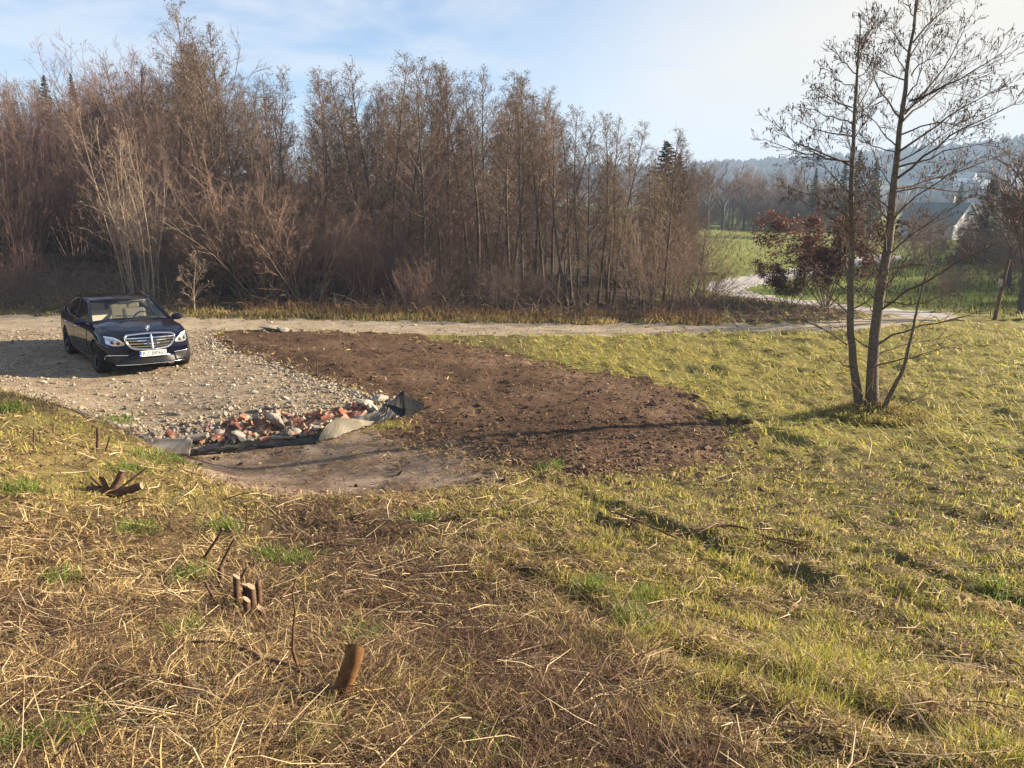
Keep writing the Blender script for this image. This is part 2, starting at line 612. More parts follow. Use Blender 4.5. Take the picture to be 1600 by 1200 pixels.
M_GROUND = ground_mat('ground_turf', None, 5, 38, 0.8, 0.03, use_attr=True)
M_YARD = ground_mat('gravel_yard', [(0.30, (.13, .095, .06)), (0.45, (.25, .19, .125)), (0.55, (.33, .265, .185)), (0.72, (.44, .38, .29))], 2.2, 34, 0.9, 0.03)
M_SOIL = ground_mat('dug_soil', [(0.32, (.034, .020, .012)), (0.46, (.088, .052, .031)), (0.55, (.140, .086, .053)), (0.68, (.25, .175, .115))], 0.8, 30, 1.0, 0.04)
M_MUD = ground_mat('bare_mud', [(0.32, (.06, .038, .024)), (0.46, (.16, .11, .075)), (0.56, (.27, .205, .15)), (0.7, (.36, .29, .22))], 1.3, 20, 0.8, 0.03)
M_TRACK = ground_mat('dirt_track', [(0.3, (.20, .15, .10)), (0.5, (.33, .27, .19)), (0.7, (.46, .40, .31))], 1.6, 24, 0.6, 0.02)
M_LANE = ground_mat('pale_lane', [(0.3, (.28, .26, .24)), (0.5, (.37, .35, .33)), (0.7, (.45, .43, .41))], 0.9, 12, 0.4, 0.02)
for code, nm, mat in ((0, 'ground', M_GROUND), (1, 'gravel_yard', M_YARD), (2, 'dug_soil', M_SOIL), (3, 'mud', M_MUD), (4, 'dirt_track', M_TRACK), (5, 'lane', M_LANE)):
    f = GF[fr == code]
    u, inv = np.unique(f, return_inverse=True)
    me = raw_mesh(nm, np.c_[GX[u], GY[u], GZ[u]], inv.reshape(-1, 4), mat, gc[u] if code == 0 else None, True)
    tag(put(nm, me), None, None, None, 'structure')

# ------------------------------------------------------------------ haze, far hill
HAZE_D = 0.00065


def hill_h(x, y):
    """the ridge across the valley, metres above the camera's ground"""
    az = np.arctan2(x, y)
    rr = np.hypot(x, y)
    crest = np.interp(np.degrees(az), [-70, -30, 10, 14, 20, 26, 31, 36, 60, 75], [20, 32, 33, 36, 41, 45, 50, 62, 68, 50]) * 1.0
    rise = smooth(430, 1000, rr) * (1 - 0.5 * smooth(1050, 1400, rr))
    rel = rise * crest + 5.0 * fbm(x, y, 0.004, 4, 91) * smooth(450, 700, rr)
    return rel - 9.5 + 8.5 * smooth(800, 1000, rr)


hth = np.radians(np.linspace(-75, 75, 260))
hrd = np.linspace(400, 1330, 60)
HT, HR = np.meshgrid(hth, hrd)
hx, hy = (HR * np.sin(HT)).ravel(), (HR * np.cos(HT)).ravel()
hzv = hill_h(hx, hy)
a_, b_ = np.meshgrid(np.arange(59), np.arange(259), indexing='ij')
hf = np.stack([a_ * 260 + b_, a_ * 260 + b_ + 1, (a_ + 1) * 260 + b_ + 1, (a_ + 1) * 260 + b_], -1).reshape(-1, 4)
t_ = NT('hill_ground')
M_HILL = t_.done(t_.principled(t_.ramp(t_.noise(0.012, 5, 0.6), [(0.35, (.045, .045, .03)), (0.5, (.075, .065, .045)), (0.62, (.13, .15, .06))]), 0.95, 0.1))
tag(put('hills', raw_mesh('hills', np.c_[hx, hy, hzv], np.ascontiguousarray(hf), M_HILL, None, True)), None, None, None, 'structure')

# the wood on that hill: one mass of small crowns
nc = 5000
ca = np.radians(rng.uniform(4, 44, nc))
cr = 480 + 640 * rng.random(nc) ** 0.7
cx, cy = cr * np.sin(ca), cr * np.cos(ca)
keep = fbm(cx, cy, 0.006, 3, 97) + 0.6 * smooth(800, 1000, cr) > 0.02
cx, cy = cx[keep], cy[keep]
nc = len(cx)
ch = rng.uniform(7, 15, nc)
cw = ch * rng.uniform(0.22, 0.42, nc)
cz = hill_h(cx, cy) - 0.5
ang = np.arange(6) * math.pi / 3
rings = []
for fz, fw in ((0.05, 0.55), (0.4, 1.0), (0.75, 0.6)):
    jit = rng.uniform(0.7, 1.25, (nc, 6))
    rings.append(np.stack([cx[:, None] + cw[:, None] * fw * jit * np.cos(ang), cy[:, None] + cw[:, None] * fw * jit * np.sin(ang), (cz + ch * fz)[:, None] + np.zeros((nc, 6))], -1))
V = np.concatenate([np.stack(rings, 1).reshape(nc, 18, 3), np.stack([cx, cy, cz + ch], -1)[:, None]], 1)
lf = []
for k in range(2):
    for i in range(6):
        a, b = k * 6 + i, k * 6 + (i + 1) % 6
        lf += [(a, b, b + 6), (a, b + 6, a + 6)]
for i in range(6):
    lf.append((12 + i, 12 + (i + 1) % 6, 18))
Fh = (np.arange(nc)[:, None, None] * 19 + np.array(lf)[None]).reshape(-1, 3)
hc = np.where(rng.random(nc)[:, None] < 0.35, np.array((.022, .035, .018)), np.array((.075, .05, .038))) * rng.uniform(.7, 1.3, (nc, 1))
t_ = NT('far_wood')
M_FARWOOD = t_.done(t_.principled(t_.attr(), 0.95, 0.1))
tag(put('distant_wood', raw_mesh('distant_wood', V.reshape(-1, 3), Fh.astype(np.int32), M_FARWOOD, np.repeat(hc, 19, 0))), 'hazy wooded ridge across the valley', None, None, 'stuff')


# ------------------------------------------------------------------ trees
def unit(v):
    return v / (np.linalg.norm(v, axis=-1, keepdims=True) + 1e-9)


class Skel:
    def __init__(self):
        self.g = {}

    def add(self, pts, rads, sides=3):
        pts = np.asarray(pts, float)
        self.g.setdefault((len(pts), sides), []).append((pts, np.asarray(rads, float)))

    def mesh(self):
        Vs, Fs, off = [], [], 0
        for (n, k), L in self.g.items():
            P = np.stack([p for p, _ in L])
            Rr = np.stack([r for _, r in L])
            m = len(L)
            T = np.gradient(P, axis=1)
            T = unit(T)
            d = unit(P[:, -1] - P[:, 0])
            ref = np.where(np.abs(d[:, 2:3]) > 0.8, np.array([[1.0, 0, 0]]), np.array([[0, 0, 1.0]]))
            U = unit(np.cross(T, ref[:, None]))
            W = np.cross(T, U)
            a = np.arange(k) * 2 * math.pi / k
            V = P[:, :, None] + Rr[:, :, None, None] * (np.cos(a)[:, None] * U[:, :, None] + np.sin(a)[:, None] * W[:, :, None])
            Vs.append(V.reshape(-1, 3))
            i, j = np.meshgrid(np.arange(n - 1), np.arange(k), indexing='ij')
            q = np.stack([i * k + j, i * k + (j + 1) % k, (i + 1) * k + (j + 1) % k, (i + 1) * k + j], -1).reshape(-1, 4)
            Fs.append((off + np.arange(m)[:, None, None] * n * k + q[None]).reshape(-1, 4))
            off += m * n * k
        return np.concatenate(Vs), np.concatenate(Fs).astype(np.int32)


def rand_dir(r, d, lo, hi):
    """a direction turned away from d by lo..hi radians"""
    p = unit(np.cross(d, r.normal(size=3)))
    a = r.uniform(lo, hi)
    return unit(d * math.cos(a) + p * math.sin(a))


def grow(r, p, d, L, n, up=0.0, wob=0.1):
    pts = [np.array(p, float)]
    d = np.array(d, float)
    for i in range(n - 1):
        d = unit(d + np.array([0, 0, up / (n - 1)]) + r.normal(size=3) * wob)
        pts.append(pts[-1] + d * L / (n - 1))
    return np.array(pts), d


def lerp_pt(pts, t):
    f = t * (len(pts) - 1)
    i = min(int(f), len(pts) - 2)
    return pts[i] + (pts[i + 1] - pts[i]) * (f - i), unit(pts[i + 1] - pts[i])


def quads(C, A, B):
    """small leaf quads: centres C, half axes A and B"""
    V = np.stack([C - A - B, C + A - B, C + A + B, C - A + B], 1).reshape(-1, 3)
    Fq = np.arange(len(V)).reshape(-1, 4).astype(np.int32)
    return V, Fq


def rand_quads(r, C, size, asp=0.6):
    C = np.asarray(C, float)
    n = len(C)
    A = unit(r.normal(size=(n, 3)))
    B = unit(np.cross(A, r.normal(size=(n, 3))))
    s = size * r.uniform(0.6, 1.3, (n, 1))
    return quads(C, A * s, B * s * asp)


def twig_up(r, sk, tips, p, d, L, rad, nt, depth_t=3, spread=(0.5, 0.95), up=0.25, tl=0.42):
    pts, de = grow(r, p, d, L, 4, up, 0.07)
    sk.add(pts, np.linspace(rad, max(rad * 0.35, 0.0035), 4), 3)
    tips.append(pts[-1])
    for k in range(nt):
        s = r.uniform(0.2, 0.98)
        q, dd = lerp_pt(pts, s)
        L2 = L * tl * (1.15 - s) + 0.10
        d2 = rand_dir(r, dd, *spread)
        p2, d3 = grow(r, q, d2, L2, 3, up * 0.6, 0.08)
        sk.add(p2, [rad * 0.5, rad * 0.4, 0.0032], 3)
        tips.append(p2[-1])
        for m in range(depth_t):
            s2 = r.uniform(0.25, 0.95)
            q2, dd2 = lerp_pt(p2, s2)
            e = q2 + rand_dir(r, dd2, 0.4, 0.9) * r.uniform(0.08, 0.10 + 0.35 * L2)
            sk.add([q2, e], [0.0042, 0.003], 3)
            tips.append(e)


def alder(seed, h, dens=1.0, low=0.30, wide=0.2, bend=0.02):
    r = np.random.default_rng(seed)
    tr, cr, tips = Skel(), Skel(), []
    tp, _ = grow(r, (0, 0, -0.15), unit(np.array([r.normal() * bend * 2, r.normal() * bend * 2, 1.0])), h, 12, 0.25, bend)
    r0 = 0.0075 * h + 0.012
    tr.add(tp, np.r_[r0 * 1.25, np.linspace(r0, 0.008, 11)], 6)
    nb = int(52 * dens)
    for i in range(nb):
        t = low + (0.985 - low) * (i + r.random()) / nb
        p, d = lerp_pt(tp, t)
        az = i * 2.4 + r.normal() * 0.4
        el = R(22 + 34 * t) + r.normal() * 0.13
        bd = np.array([math.cos(az) * math.cos(el), math.sin(az) * math.cos(el), math.sin(el)])
        u = (t - low) / (1 - low)
        L = h * wide * min(1, 0.45 + 2.2 * u) * (1 - u) ** 0.75 * r.uniform(0.65, 1.15) + 0.35
        twig_up(r, cr, tips, p, bd, L, max(0.006, r0 * 0.32 * (1 - 0.6 * t)), int(5 + 3.2 * L), 3)
    return tr, cr, np.array(tips), tp


def stems(seed, h, ns, lean=(0.1, 0.6), base_r=0.3, nt=9, rad=0.014, up=0.0, arch=0.0, dt=3, tl=0.3):
    r = np.random.default_rng(seed)
    tr, cr, tips = Skel(), Skel(), []
    for i in range(ns):
        az = i * 2.4 + r.normal() * 0.5
        ln = r.uniform(*lean)
        d = np.array([math.cos(az) * math.sin(ln), math.sin(az) * math.sin(ln), math.cos(ln)])
        L = h * r.uniform(0.6, 1.08) / max(0.55, math.cos(ln) ** 0.5)
        p0 = np.array([math.cos(az), math.sin(az), 0]) * base_r * r.random() + np.array([0, 0, -0.1])
        pts, de = grow(r, p0, d, L, 8, up - arch, 0.05)
        tr.add(pts, np.linspace(rad * r.uniform(.7, 1.3), 0.005, 8), 4)
        for k in range(nt):
            s = r.uniform(0.25, 0.99)
            q, dd = lerp_pt(pts, s)
            twig_up(r, cr, tips, q, rand_dir(r, dd, 0.35, 0.85), L * tl * (1.2 - s) + 0.15, 0.006, 4, dt - 1, (0.4, 0.9), 0.15 - arch * 0.5)
    return tr, cr, np.array(tips)


def spreading(seed, h, levels=4):
    r = np.random.default_rng(seed)
    tr, cr, tips = Skel(), Skel(), []
    tp, d = grow(r, (0, 0, -0.2), (0, 0, 1), h * 0.34, 5, 0.1, 0.04)
    r0 = 0.02 * h
    tr.add(tp, np.linspace(r0 * 1.2, r0 * 0.8, 5), 6)

    def rec(p, d, L, rad, lv):
        pts, de = grow(r, p, d, L, 4, 0.25, 0.12)
        (tr if lv == levels else cr).add(pts, np.linspace(rad, rad * 0.62, 4), 4 if lv > 2 else 3)
        if lv == 0:
            tips.append(pts[-1])
            for k in range(3):
                q, dd = lerp_pt(pts, r.uniform(0.2, 1))
                e = q + rand_dir(r, dd, 0.3, 0.9) * L * r.uniform(0.4, 0.8)
                cr.add([q, e], [rad * 0.6, rad * 0.4], 3)
                tips.append(e)
            return
        for k in range(3):
            q, dd = lerp_pt(pts, r.uniform(0.45, 1.0) if k else 1.0)
            rec(q, rand_dir(r, dd, 0.25, 0.8), L * r.uniform(0.6, 0.82), rad * (0.68 if k else 0.62), lv - 1)
    for k in range(5):
        q, dd = lerp_pt(tp, r.uniform(0.55, 1.0) if k else 1.0)
        rec(q, rand_dir(r, dd, 0.3, 0.9), h * 0.22, r0 * 0.5, levels)
    return tr, cr, np.array(tips)


def conifer(seed, h, w, nb=130, per=22, blade=0.2, low=0.08, col=(.030, .045, .022)):
    r = np.random.default_rng(seed)
    tr = Skel()
    tr.add([(0, 0, -0.2), (0, 0, h * 0.5), (0, 0, h)], [0.014 * h, 0.009 * h, 0.01], 6)
    C, A, B = [], [], []
    for i in range(nb):
        t = low + (1 - low) * (i + r.random()) / nb
        az = i * 2.4 + r.normal() * 0.3
        L = w * (1 - t) ** 0.85 * r.uniform(0.7, 1.12) + 0.08
        d = np.array([math.cos(az), math.sin(az), 0.05 - 0.35 * (1 - t)])
        side = np.array([-math.sin(az), math.cos(az), 0])
        p0 = np.array([0, 0, t * h])
        for k in range(per):
            s = ((k + r.random()) / per) ** 0.8
            c = p0 + d * L * s + np.array([0, 0, 0.18 * L * s * s]) + side * r.normal() * 0.13 * L * (1.1 - s * 0.6) + np.array([0, 0, r.normal() * 0.04 * L])
            a = unit(d * r.uniform(.3, 1) + side * r.normal() * .9 + np.array([0, 0, r.normal() * .3 - .2]))
            b = unit(np.cross(a, r.normal(size=3)))
            q = blade * r.uniform(.6, 1.3) * (1.0 - .6 * t)
            C.append(c)
            A.append(a * q)
            B.append(b * q * 0.28)
    V, Fq = quads(np.array(C), np.array(A), np.array(B))
    cc = np.array(col) * r.uniform(0.6, 1.5, (len(C), 1))
    return tr, V, Fq, np.repeat(cc, 4, 0)


M_BARK = bark('alder_bark', (.055, .044, .036), (.16, .13, .105))
M_TWIG = bark('twig', (.105, .078, .060), (.21, .155, .118), (.17, .11, .085))
M_REDTWIG = bark('red_twig', (.14, .082, .066), (.24, .145, .115), (.17, .12, .10))
M_PALESTEM = bark('pale_stem', (.20, .155, .115), (.40, .31, .23))
M_TANTWIG = bark('tan_twig', (.15, .105, .075), (.29, .21, .155), (.22, .14, .11))
M_LEAF = leafy('foliage')
SPECK = np.array([(.085, .062, .038), (.12, .10, .045), (.060, .045, .032), (.14, .095, .05)])


def sk_mesh(name, sk, mat, specks=None):
    V, Fq = sk.mesh()
    if specks is None:
        return raw_mesh(name, V, Fq, mat, None, True)
    V2, F2, c2 = specks
    col = np.ones((len(V) + len(V2), 3))
    col[len(V):] = c2
    mi = np.r_[np.zeros(len(Fq), int), np.ones(len(F2), int)]
    return raw_mesh(name, np.r_[V, V2], np.r_[Fq, F2 + len(V)].astype(np.int32), None, col, True, [mat, M_LEAF], mi)


def speck_quads(r, tips, n, size, pal, zmin=0.0):
    tips = tips[tips[:, 2] > zmin]
    c = tips[r.integers(0, len(tips), n)] + r.normal(size=(n, 3)) * 0.06
    V, Fq = rand_quads(r, c, size)
    return V, Fq, np.repeat(pal[r.integers(0, len(pal), n)] * r.uniform(.7, 1.3, (n, 1)), 4, 0)


class Proto:
    """the meshes one kind of plant is made of; place() makes one thing with its own parts"""
    def __init__(self, parts):
        self.parts = parts

    def place(self, name, label, cat, loc, scale=1.0, rz=None, group=None, tilt=(0, 0)):
        o = thing(name, label, cat, loc, (tilt[0], tilt[1], random.uniform(0, 6.28) if rz is None else rz), scale, group)
        for nm, me in self.parts:
            put(nm, me, o)
        return o


AL_H = 10.0
alders = []
for k in range(8):
    tr, cr, tips, tp = alder(100 + k, AL_H, 1.0, [0.30, 0.36, 0.22, 0.42, 0.28, 0.33, 0.25, 0.38][k], [0.20, 0.17, 0.22, 0.16, 0.2, 0.18, 0.24, 0.17][k], 0.035)
    r = np.random.default_rng(900 + k)
    sp = speck_quads(r, tips, 900, 0.022, SPECK, AL_H * 0.6)
    alders.append(Proto([('trunk', raw_mesh('trunk', *tr.mesh(), M_BARK, None, True)), ('crown', sk_mesh('crown', cr, M_TWIG, sp))]))
yellow = []
for k in range(2):
    tr, cr, tips, tp = alder(150 + k, 8.0, 0.9, 0.12, 0.2, 0.05)
    r = np.random.default_rng(950 + k)
    sp = speck_quads(r, tips, 650, 0.030, np.array([(.30, .28, .05), (.24, .26, .05), (.36, .30, .07)]), 0.8)
    yellow.append(Proto([('trunk', raw_mesh('trunk', *tr.mesh(), M_BARK, None, True)), ('crown', sk_mesh('crown', cr, M_TANTWIG, sp))]))
shrubs_b, shrubs_r, shrubs_t = [], [], []
for k in range(4):
    tr, cr, tips = stems(200 + k, 4.0, 22, (0.06, 0.68), 0.45, 8, 0.015, 0.05, 0.40, 3, 0.34)
    m1, m2 = tr.mesh(), cr.mesh()
    shrubs_b.append(Proto([('stems', raw_mesh('stems', *m1, M_BARK, None, True)), ('twigs', raw_mesh('twigs', *m2, M_TWIG, None, True))]))
    shrubs_t.append(Proto([('stems', raw_mesh('stems', *m1, M_TANTWIG, None, True)), ('twigs', raw_mesh('twigs', *m2, M_TANTWIG, None, True))]))
for k in range(3):
    tr, cr, tips = stems(230 + k, 5.0, 18, (0.05, 0.5), 0.4, 9, 0.018, 0.25, 0.0, 3, 0.34)
    shrubs_r.append(Proto([('stems', raw_mesh('stems', *tr.mesh(), M_REDTWIG, None, True)), ('twigs', raw_mesh('twigs', *cr.mesh(), M_REDTWIG, None, True))]))
tr, cr, tips = stems(260, 7.4, 19, (0.02, 0.27), 0.7, 12, 0.030, 0.10, 0.0, 3, 0.30)
hazel = Proto([('stems', raw_mesh('stems', *tr.mesh(), M_PALESTEM, None, True)), ('twigs', raw_mesh('twigs', *cr.mesh(), M_PALESTEM, None, True))])
tr, cr, tips = stems(270, 1.6, 26, (0.05, 0.45), 0.3, 3, 0.008, 0.15, 0.0, 2, 0.3)
dogwood = Proto([('stems', raw_mesh('stems', *tr.mesh(), M_REDTWIG, None, True)), ('twigs', raw_mesh('twigs', *cr.mesh(), M_REDTWIG, None, True))])
spreads = []
for k in range(4):
    tr, cr, tips = spreading(300 + k, 10.0)
    spreads.append(Proto([('trunk', raw_mesh('trunk', *tr.mesh(), M_BARK, None, True)), ('crown', raw_mesh('crown', *cr.mesh(), M_TWIG, None, True))]))
spruces = []
for k in range(3):
    tr, V, Fq, cc = conifer(320 + k, 12.0, [2.6, 2.2, 3.0][k], 150, 24, 0.24)
    spruces.append(Proto([('trunk', raw_mesh('trunk', *tr.mesh(), M_BARK, None, True)), ('crown', raw_mesh('crown', V, Fq, M_LEAF, cc))]))
tr, V, Fq, cc = conifer(330, 9.0, 3.6, 150, 26, 0.26, 0.05, (.034, .050, .022))
pine = Proto([('trunk', raw_mesh('trunk', *tr.mesh(), M_BARK, None, True)), ('crown', raw_mesh('crown', V, Fq, M_LEAF, cc))])


def ground_at(x, y):
    return (x, y, hz(x, y))


def spot(px, D):
    dx, _ = pix(px, 480)
    return dx * D, D


def h_for(px, py, D, z0):
    return CAMZ + pix(px, py)[1] * D - z0


SKYLINE = ([-120, 0, 80, 150, 220, 290, 330, 375, 430, 500, 560, 610, 660, 700, 760, 810, 860, 905, 960, 1010, 1040, 1062, 1090, 1120],
           [110, 105, 110, 85, 95, 45, 8, 60, 95, 105, 105, 80, 85, 95, 85, 100, 140, 160, 175, 190, 205, 255, 300, 350])

# tall thin alders, front rank first (trunks one can see), then the ranks behind
G_AL = 'bare alders standing in the wood'
L_AL = ['slender bare alder with dark straight trunk in the dense brown wood', 'bare alder standing deeper in the wood behind the front rank of trunks']
front_px = [598, 622, 640, 655, 668, 692, 705, 712, 738, 752, 768, 772, 790, 803, 822, 833, 846, 858, 868, 880, 893, 905, 921, 936, 948, 962, 985, 1003, 1012, 1018, 1036, 1046, 1058, 1066, 1075, 1084,
            290, 318, 334, 345, 366, 395, 430, 452, 470, 500, 524, 545, 566, 580]
for i, px in enumerate(front_px):
    D = random.uniform(26.0, 34.0)
    px = px + random.uniform(-5, 5)
    x, y = spot(px, D)
    z = hz(x, y)
    top = np.interp(px, *SKYLINE) + abs(random.gauss(0, 24))
    hh = h_for(px, top, D, z)
    al = alders[i % 8]
    s = hh / AL_H
    if 328 < px < 340 and top:
        s = h_for(px, 4, D, z) / AL_H
        al.place('alder_tree', 'tallest bare alder of the wood, its thin top rising highest into the sky', 'tree', (x, y, z), s)
    else:
        al.place('alder_tree', L_AL[0], 'tree', (x, y, z), s, None, G_AL, (random.gauss(0, .02), random.gauss(0, .02)))
n_deep = 0
while n_deep < 165:
    px = random.uniform(-160, 1090)
    D = random.choice([random.uniform(33, 46), random.uniform(36, 75)])
    x, y = spot(px, D)
    if px > 940 and D > 40:
        continue
    z = hz(x, y)
    top = np.interp(px, *SKYLINE) + (45 + abs(random.gauss(0, 55)) if px > 260 else 25 + abs(random.gauss(0, 30)))
    s = min(h_for(px, top, D, z), 16.5) / AL_H
    if s < 0.4:
        continue
    alders[random.randrange(8)].place('alder_tree', L_AL[1], 'tree', (x, y, z), (s * random.uniform(.9, 1.25),) * 2 + (s,), None, 'bare alders deeper in the wood')
    n_deep += 1
# reddish saplings on the rising ground at the left
for i in range(60):
    px = random.uniform(-170, 300)
    D = random.uniform(28.5, 60)
    x, y = spot(px, D)
    z = hz(x, y)
    top = np.interp(px, *SKYLINE) + random.uniform(25, 210) * (1.0 if D < 38 else 0.35)
    s = h_for(px, top, D, z) / 5.0
    if 0.5 < s < 2.4:
        shrubs_r[i % 3].place('willow_thicket', 'reddish brown bare willow thicket on the rising left side of the wood', 'shrub', (x, y, z), (s * .95, s * .95, s), None, 'reddish willow thickets at the left')
# brown arching shrubs along the front of the wood
for i in range(92):
    px = random.uniform(120, 860) if i < 70 else random.uniform(-120, 1060)
    D = random.uniform(24.8, 28.8)
    x, y = spot(px, D)
    z = hz(x, y)
    if px < 290 and D < 27.6:
        continue
    top = np.interp(px, [-120, 100, 300, 450, 600, 700, 800, 900, 1060], [330, 350, 300, 270, 330, 370, 385, 420, 400]) + abs(random.gauss(0, 40))
    s = min(1.75, max(0.3, h_for(px, top, D, z) / 4.0))
    kind = shrubs_t if (380 < px < 640 and random.random() < 0.55) or random.random() < 0.2 else shrubs_b
    if 560 < px < 720 and i % 3 == 0:
        shrubs_r[i % 3].place('bare_shrub', 'reddish brown upright shrub at the front of the wood left of its centre', 'shrub', (x, y, z), s * .8, None, 'reddish shrubs at the front of the wood')
        continue
    lab, grp = (('tangled pale tan bare shrub at the front of the wood', 'pale tan shrubs at the front of the wood') if kind is shrubs_t else
                ('tangled dark brown bare shrub at the front of the wood', 'dark brown shrubs at the front of the wood'))
    kind[i % 4].place('bare_shrub', lab, 'shrub', (x, y, z), s, None, grp)
# deeper undergrowth that closes the wood
for i in range(60):
    px = random.uniform(-160, 1060)
    D = random.uniform(29, 48)
    x, y = spot(px, D)
    z = hz(x, y)
    s = random.uniform(0.8, 1.5)
    if px > 900:
        s *= 0.75
    shrubs_b[i % 4].place('bare_shrub', 'dark bare undergrowth shrub between the trunks inside the wood', 'shrub', (x, y, z), s, None, 'undergrowth inside the wood')
# single ones the photograph picks out
x, y = spot(228, 24.3)
hazel.place('hazel_clump', 'tall clump of pale sunlit bare stems fanning up behind the car', 'shrub', ground_at(x, y), h_for(228, 165, 24.3, hz(x, y)) / 7.6, 0.4)
x, y = spot(395, 25.5)
tr, cr, tips = stems(275, 4.6, 15, (0.05, 0.62), 0.4, 10, 0.022, 0.22, 0.0, 3, 0.36)
Proto([('stems', raw_mesh('stems', *tr.mesh(), M_TANTWIG, None, True)), ('twigs', raw_mesh('twigs', *cr.mesh(), M_TANTWIG, None, True))]).place(
    'bare_tree', 'pale bare bushy tree with spreading branches right of the pale stem clump', 'tree', ground_at(x, y), h_for(395, 215, 25.5, hz(x, y)) / 4.7, 1.0)
for px, D, top, lab in ((36, 23.6, 378, 'small red stemmed dogwood bush at the far left wood edge'), (652, 24.0, 405, 'red stemmed dogwood bush at the wood edge left of centre')):
    x, y = spot(px, D)
    dogwood.place('dogwood_bush', lab, 'shrub', ground_at(x, y), h_for(px, top, D, hz(x, y)) / 1.6)
x, y = spot(782, 24.2)
shrubs_b[2].place('bare_shrub', 'round dark shrub with arching branches at the road edge near the wood centre', 'shrub', ground_at(x, y), h_for(782, 385, 24.2, hz(x, y)) / 4.0)
for px, D, top, lab, p in ((1020, 24.6, 330, 'leafless bush leaning from the right end of the wood beside the track', 0), (1068, 25.2, 345, 'tan leafless bush at the very right end of the wood', 1), (1048, 28.5, 322, 'leafless bush behind the right end of the wood', 2), (1100, 30, 372, 'leafless bush just past the right end of the wood', 0), (1095, 27, 395, 'low thin bush where the wood ends by the pale lane', 3)):
    x, y = spot(px, D)
    shrubs_t[p].place('bare_shrub', lab, 'shrub', ground_at(x, y), h_for(px, top, D, hz(x, y)) / 4.0)
for i, (px, D, top) in enumerate(((905, 25.5, 300), (950, 26.5, 265), (985, 25.5, 330), (1010, 27.0, 270))):
    x, y = spot(px, D)
    yellow[i % 2].place('young_tree', 'young tree with a few yellow green leaves at the right part of the wood', 'tree', ground_at(x, y), h_for(px, top, D, hz(x, y)) / 8.0, None, 'yellow leaved young trees')
tr, cr, tips, _ = alder(410, 2.4, 0.35, 0.15, 0.34, 0.05)
x, y = spot(303, 22.9)
Proto([('trunk', raw_mesh('trunk', *tr.mesh(), M_PALESTEM, None, True)), ('crown', raw_mesh('crown', *cr.mesh(), M_PALESTEM, None, True))]).place(
    'sapling', 'small pale bare sapling at the roadside right of the car', 'tree', ground_at(x, y), h_for(303, 398, 22.9, hz(x, y)) / 2.4)
# evergreens in the wood
for i, (px, D, top, wd, lab) in enumerate(((1030, 40, 222, 1.75, 'dark spruce rising at the right end of the bare wood'), (1050, 43, 240, 1.4, 'small dark spruce just right of the tall spruce at the wood end'),
                                          (832, 48, 190, .8, 'dark spruce half hidden among bare trees right of the wood centre'), (785, 52, 205, .8, 'dark spruce half hidden among bare trees at the wood centre'),
                                          (722, 50, 200, .8, 'dark spruce half hidden in the wood left of the centre pair'), (565, 55, 165, .8, 'dark evergreen behind the bare alders in the left middle of the wood'),
                                          (120, 58, 118, .8, 'dark evergreen above the reddish thicket at the upper left'), (160, 60, 116, .8, 'second dark evergreen above the reddish thicket at the upper left'), (5, 58, 118, .9, 'dark evergreen at the left edge of the picture'))):
    x, y = spot(px, D)
    z = hz(x, y)
    s = h_for(px, top, D, z) / 12.0
    spruces[i % 3].place('spruce_tree', lab, 'tree', (x, y, z), (s * wd, s * wd, s))

# the trees beyond the bright field
G_F = 'bare trees lining the far side of the field'
far_list = [(1120, 118, 232, 0), (1152, 122, 246, 1), (1185, 125, 250, 2), (1098, 112, 238, 3), (1212, 132, 240, 0), (1240, 128, 262, 2), (1262, 126, 268, 1), (1080, 105, 236, 1), (1135, 128, 262, 3), (1285, 122, 272, 3),
            (1062, 96, 245, 2), (1172, 132, 262, 3), (1225, 126, 275, 1)]
for i, (px, D, top, k) in enumerate(far_list):
    x, y = spot(px, D)
    z = hz(x, y)
    lab, g = 'bare brown tree in the row beyond the bright green field', G_F
    if px == 1152:
        lab, g = 'bare round crowned tree standing forward of the row beyond the green field', None
    if px == 1212:
        lab, g = 'tallest dark crowned bare tree of the row beyond the field', None
    s = h_for(px, top, D, z) / 10.0
    spreads[k].place('bare_tree', lab, 'tree', (x, y, z), (s * (0.75 if i % 3 else 1), s * (0.75 if i % 3 else 1), s), None, g)
for i, (px, D, top, wd, p, lab) in enumerate(((1318, 96, 236, 1.0, 0, 'tall dark spruce behind the red leaved tree'), (1344, 98, 248, 1.0, 1, 'dark spruce just right of the tallest spruce in the valley'), (1298, 100, 254, .9, 2, 'dark spruce just left of the tallest spruce in the valley'),
                                             (1255, 122, 262, .9, 1, 'dark spruce in the row beyond the green field'), (1475, 140, 284, 1.1, 0, 'distant green spruce left of the broad dark evergreen'))):
    x, y = spot(px, D)
    z = hz(x, y)
    s = h_for(px, top, D, z) / 12.0
    spruces[p].place('spruce_tree', lab, 'tree', (x, y, z), (s * wd, s * wd, s))
for px, D, top, wd, lab in ((1522, 66, 280, 1.0, 'broad dark evergreen beside the white gable'), (1496, 64, 352, 1.1, 'low dark evergreen bush in front of the white gable'), (1560, 70, 300, 1.0, 'dark evergreen at the right behind the leaning post')):
    x, y = spot(px, D)
    z = hz(x, y)
    s = h_for(px, top, D, z) / 9.0
    pine.place('evergreen_tree', lab, 'tree', (x, y, z), (s * wd, s * wd, s))
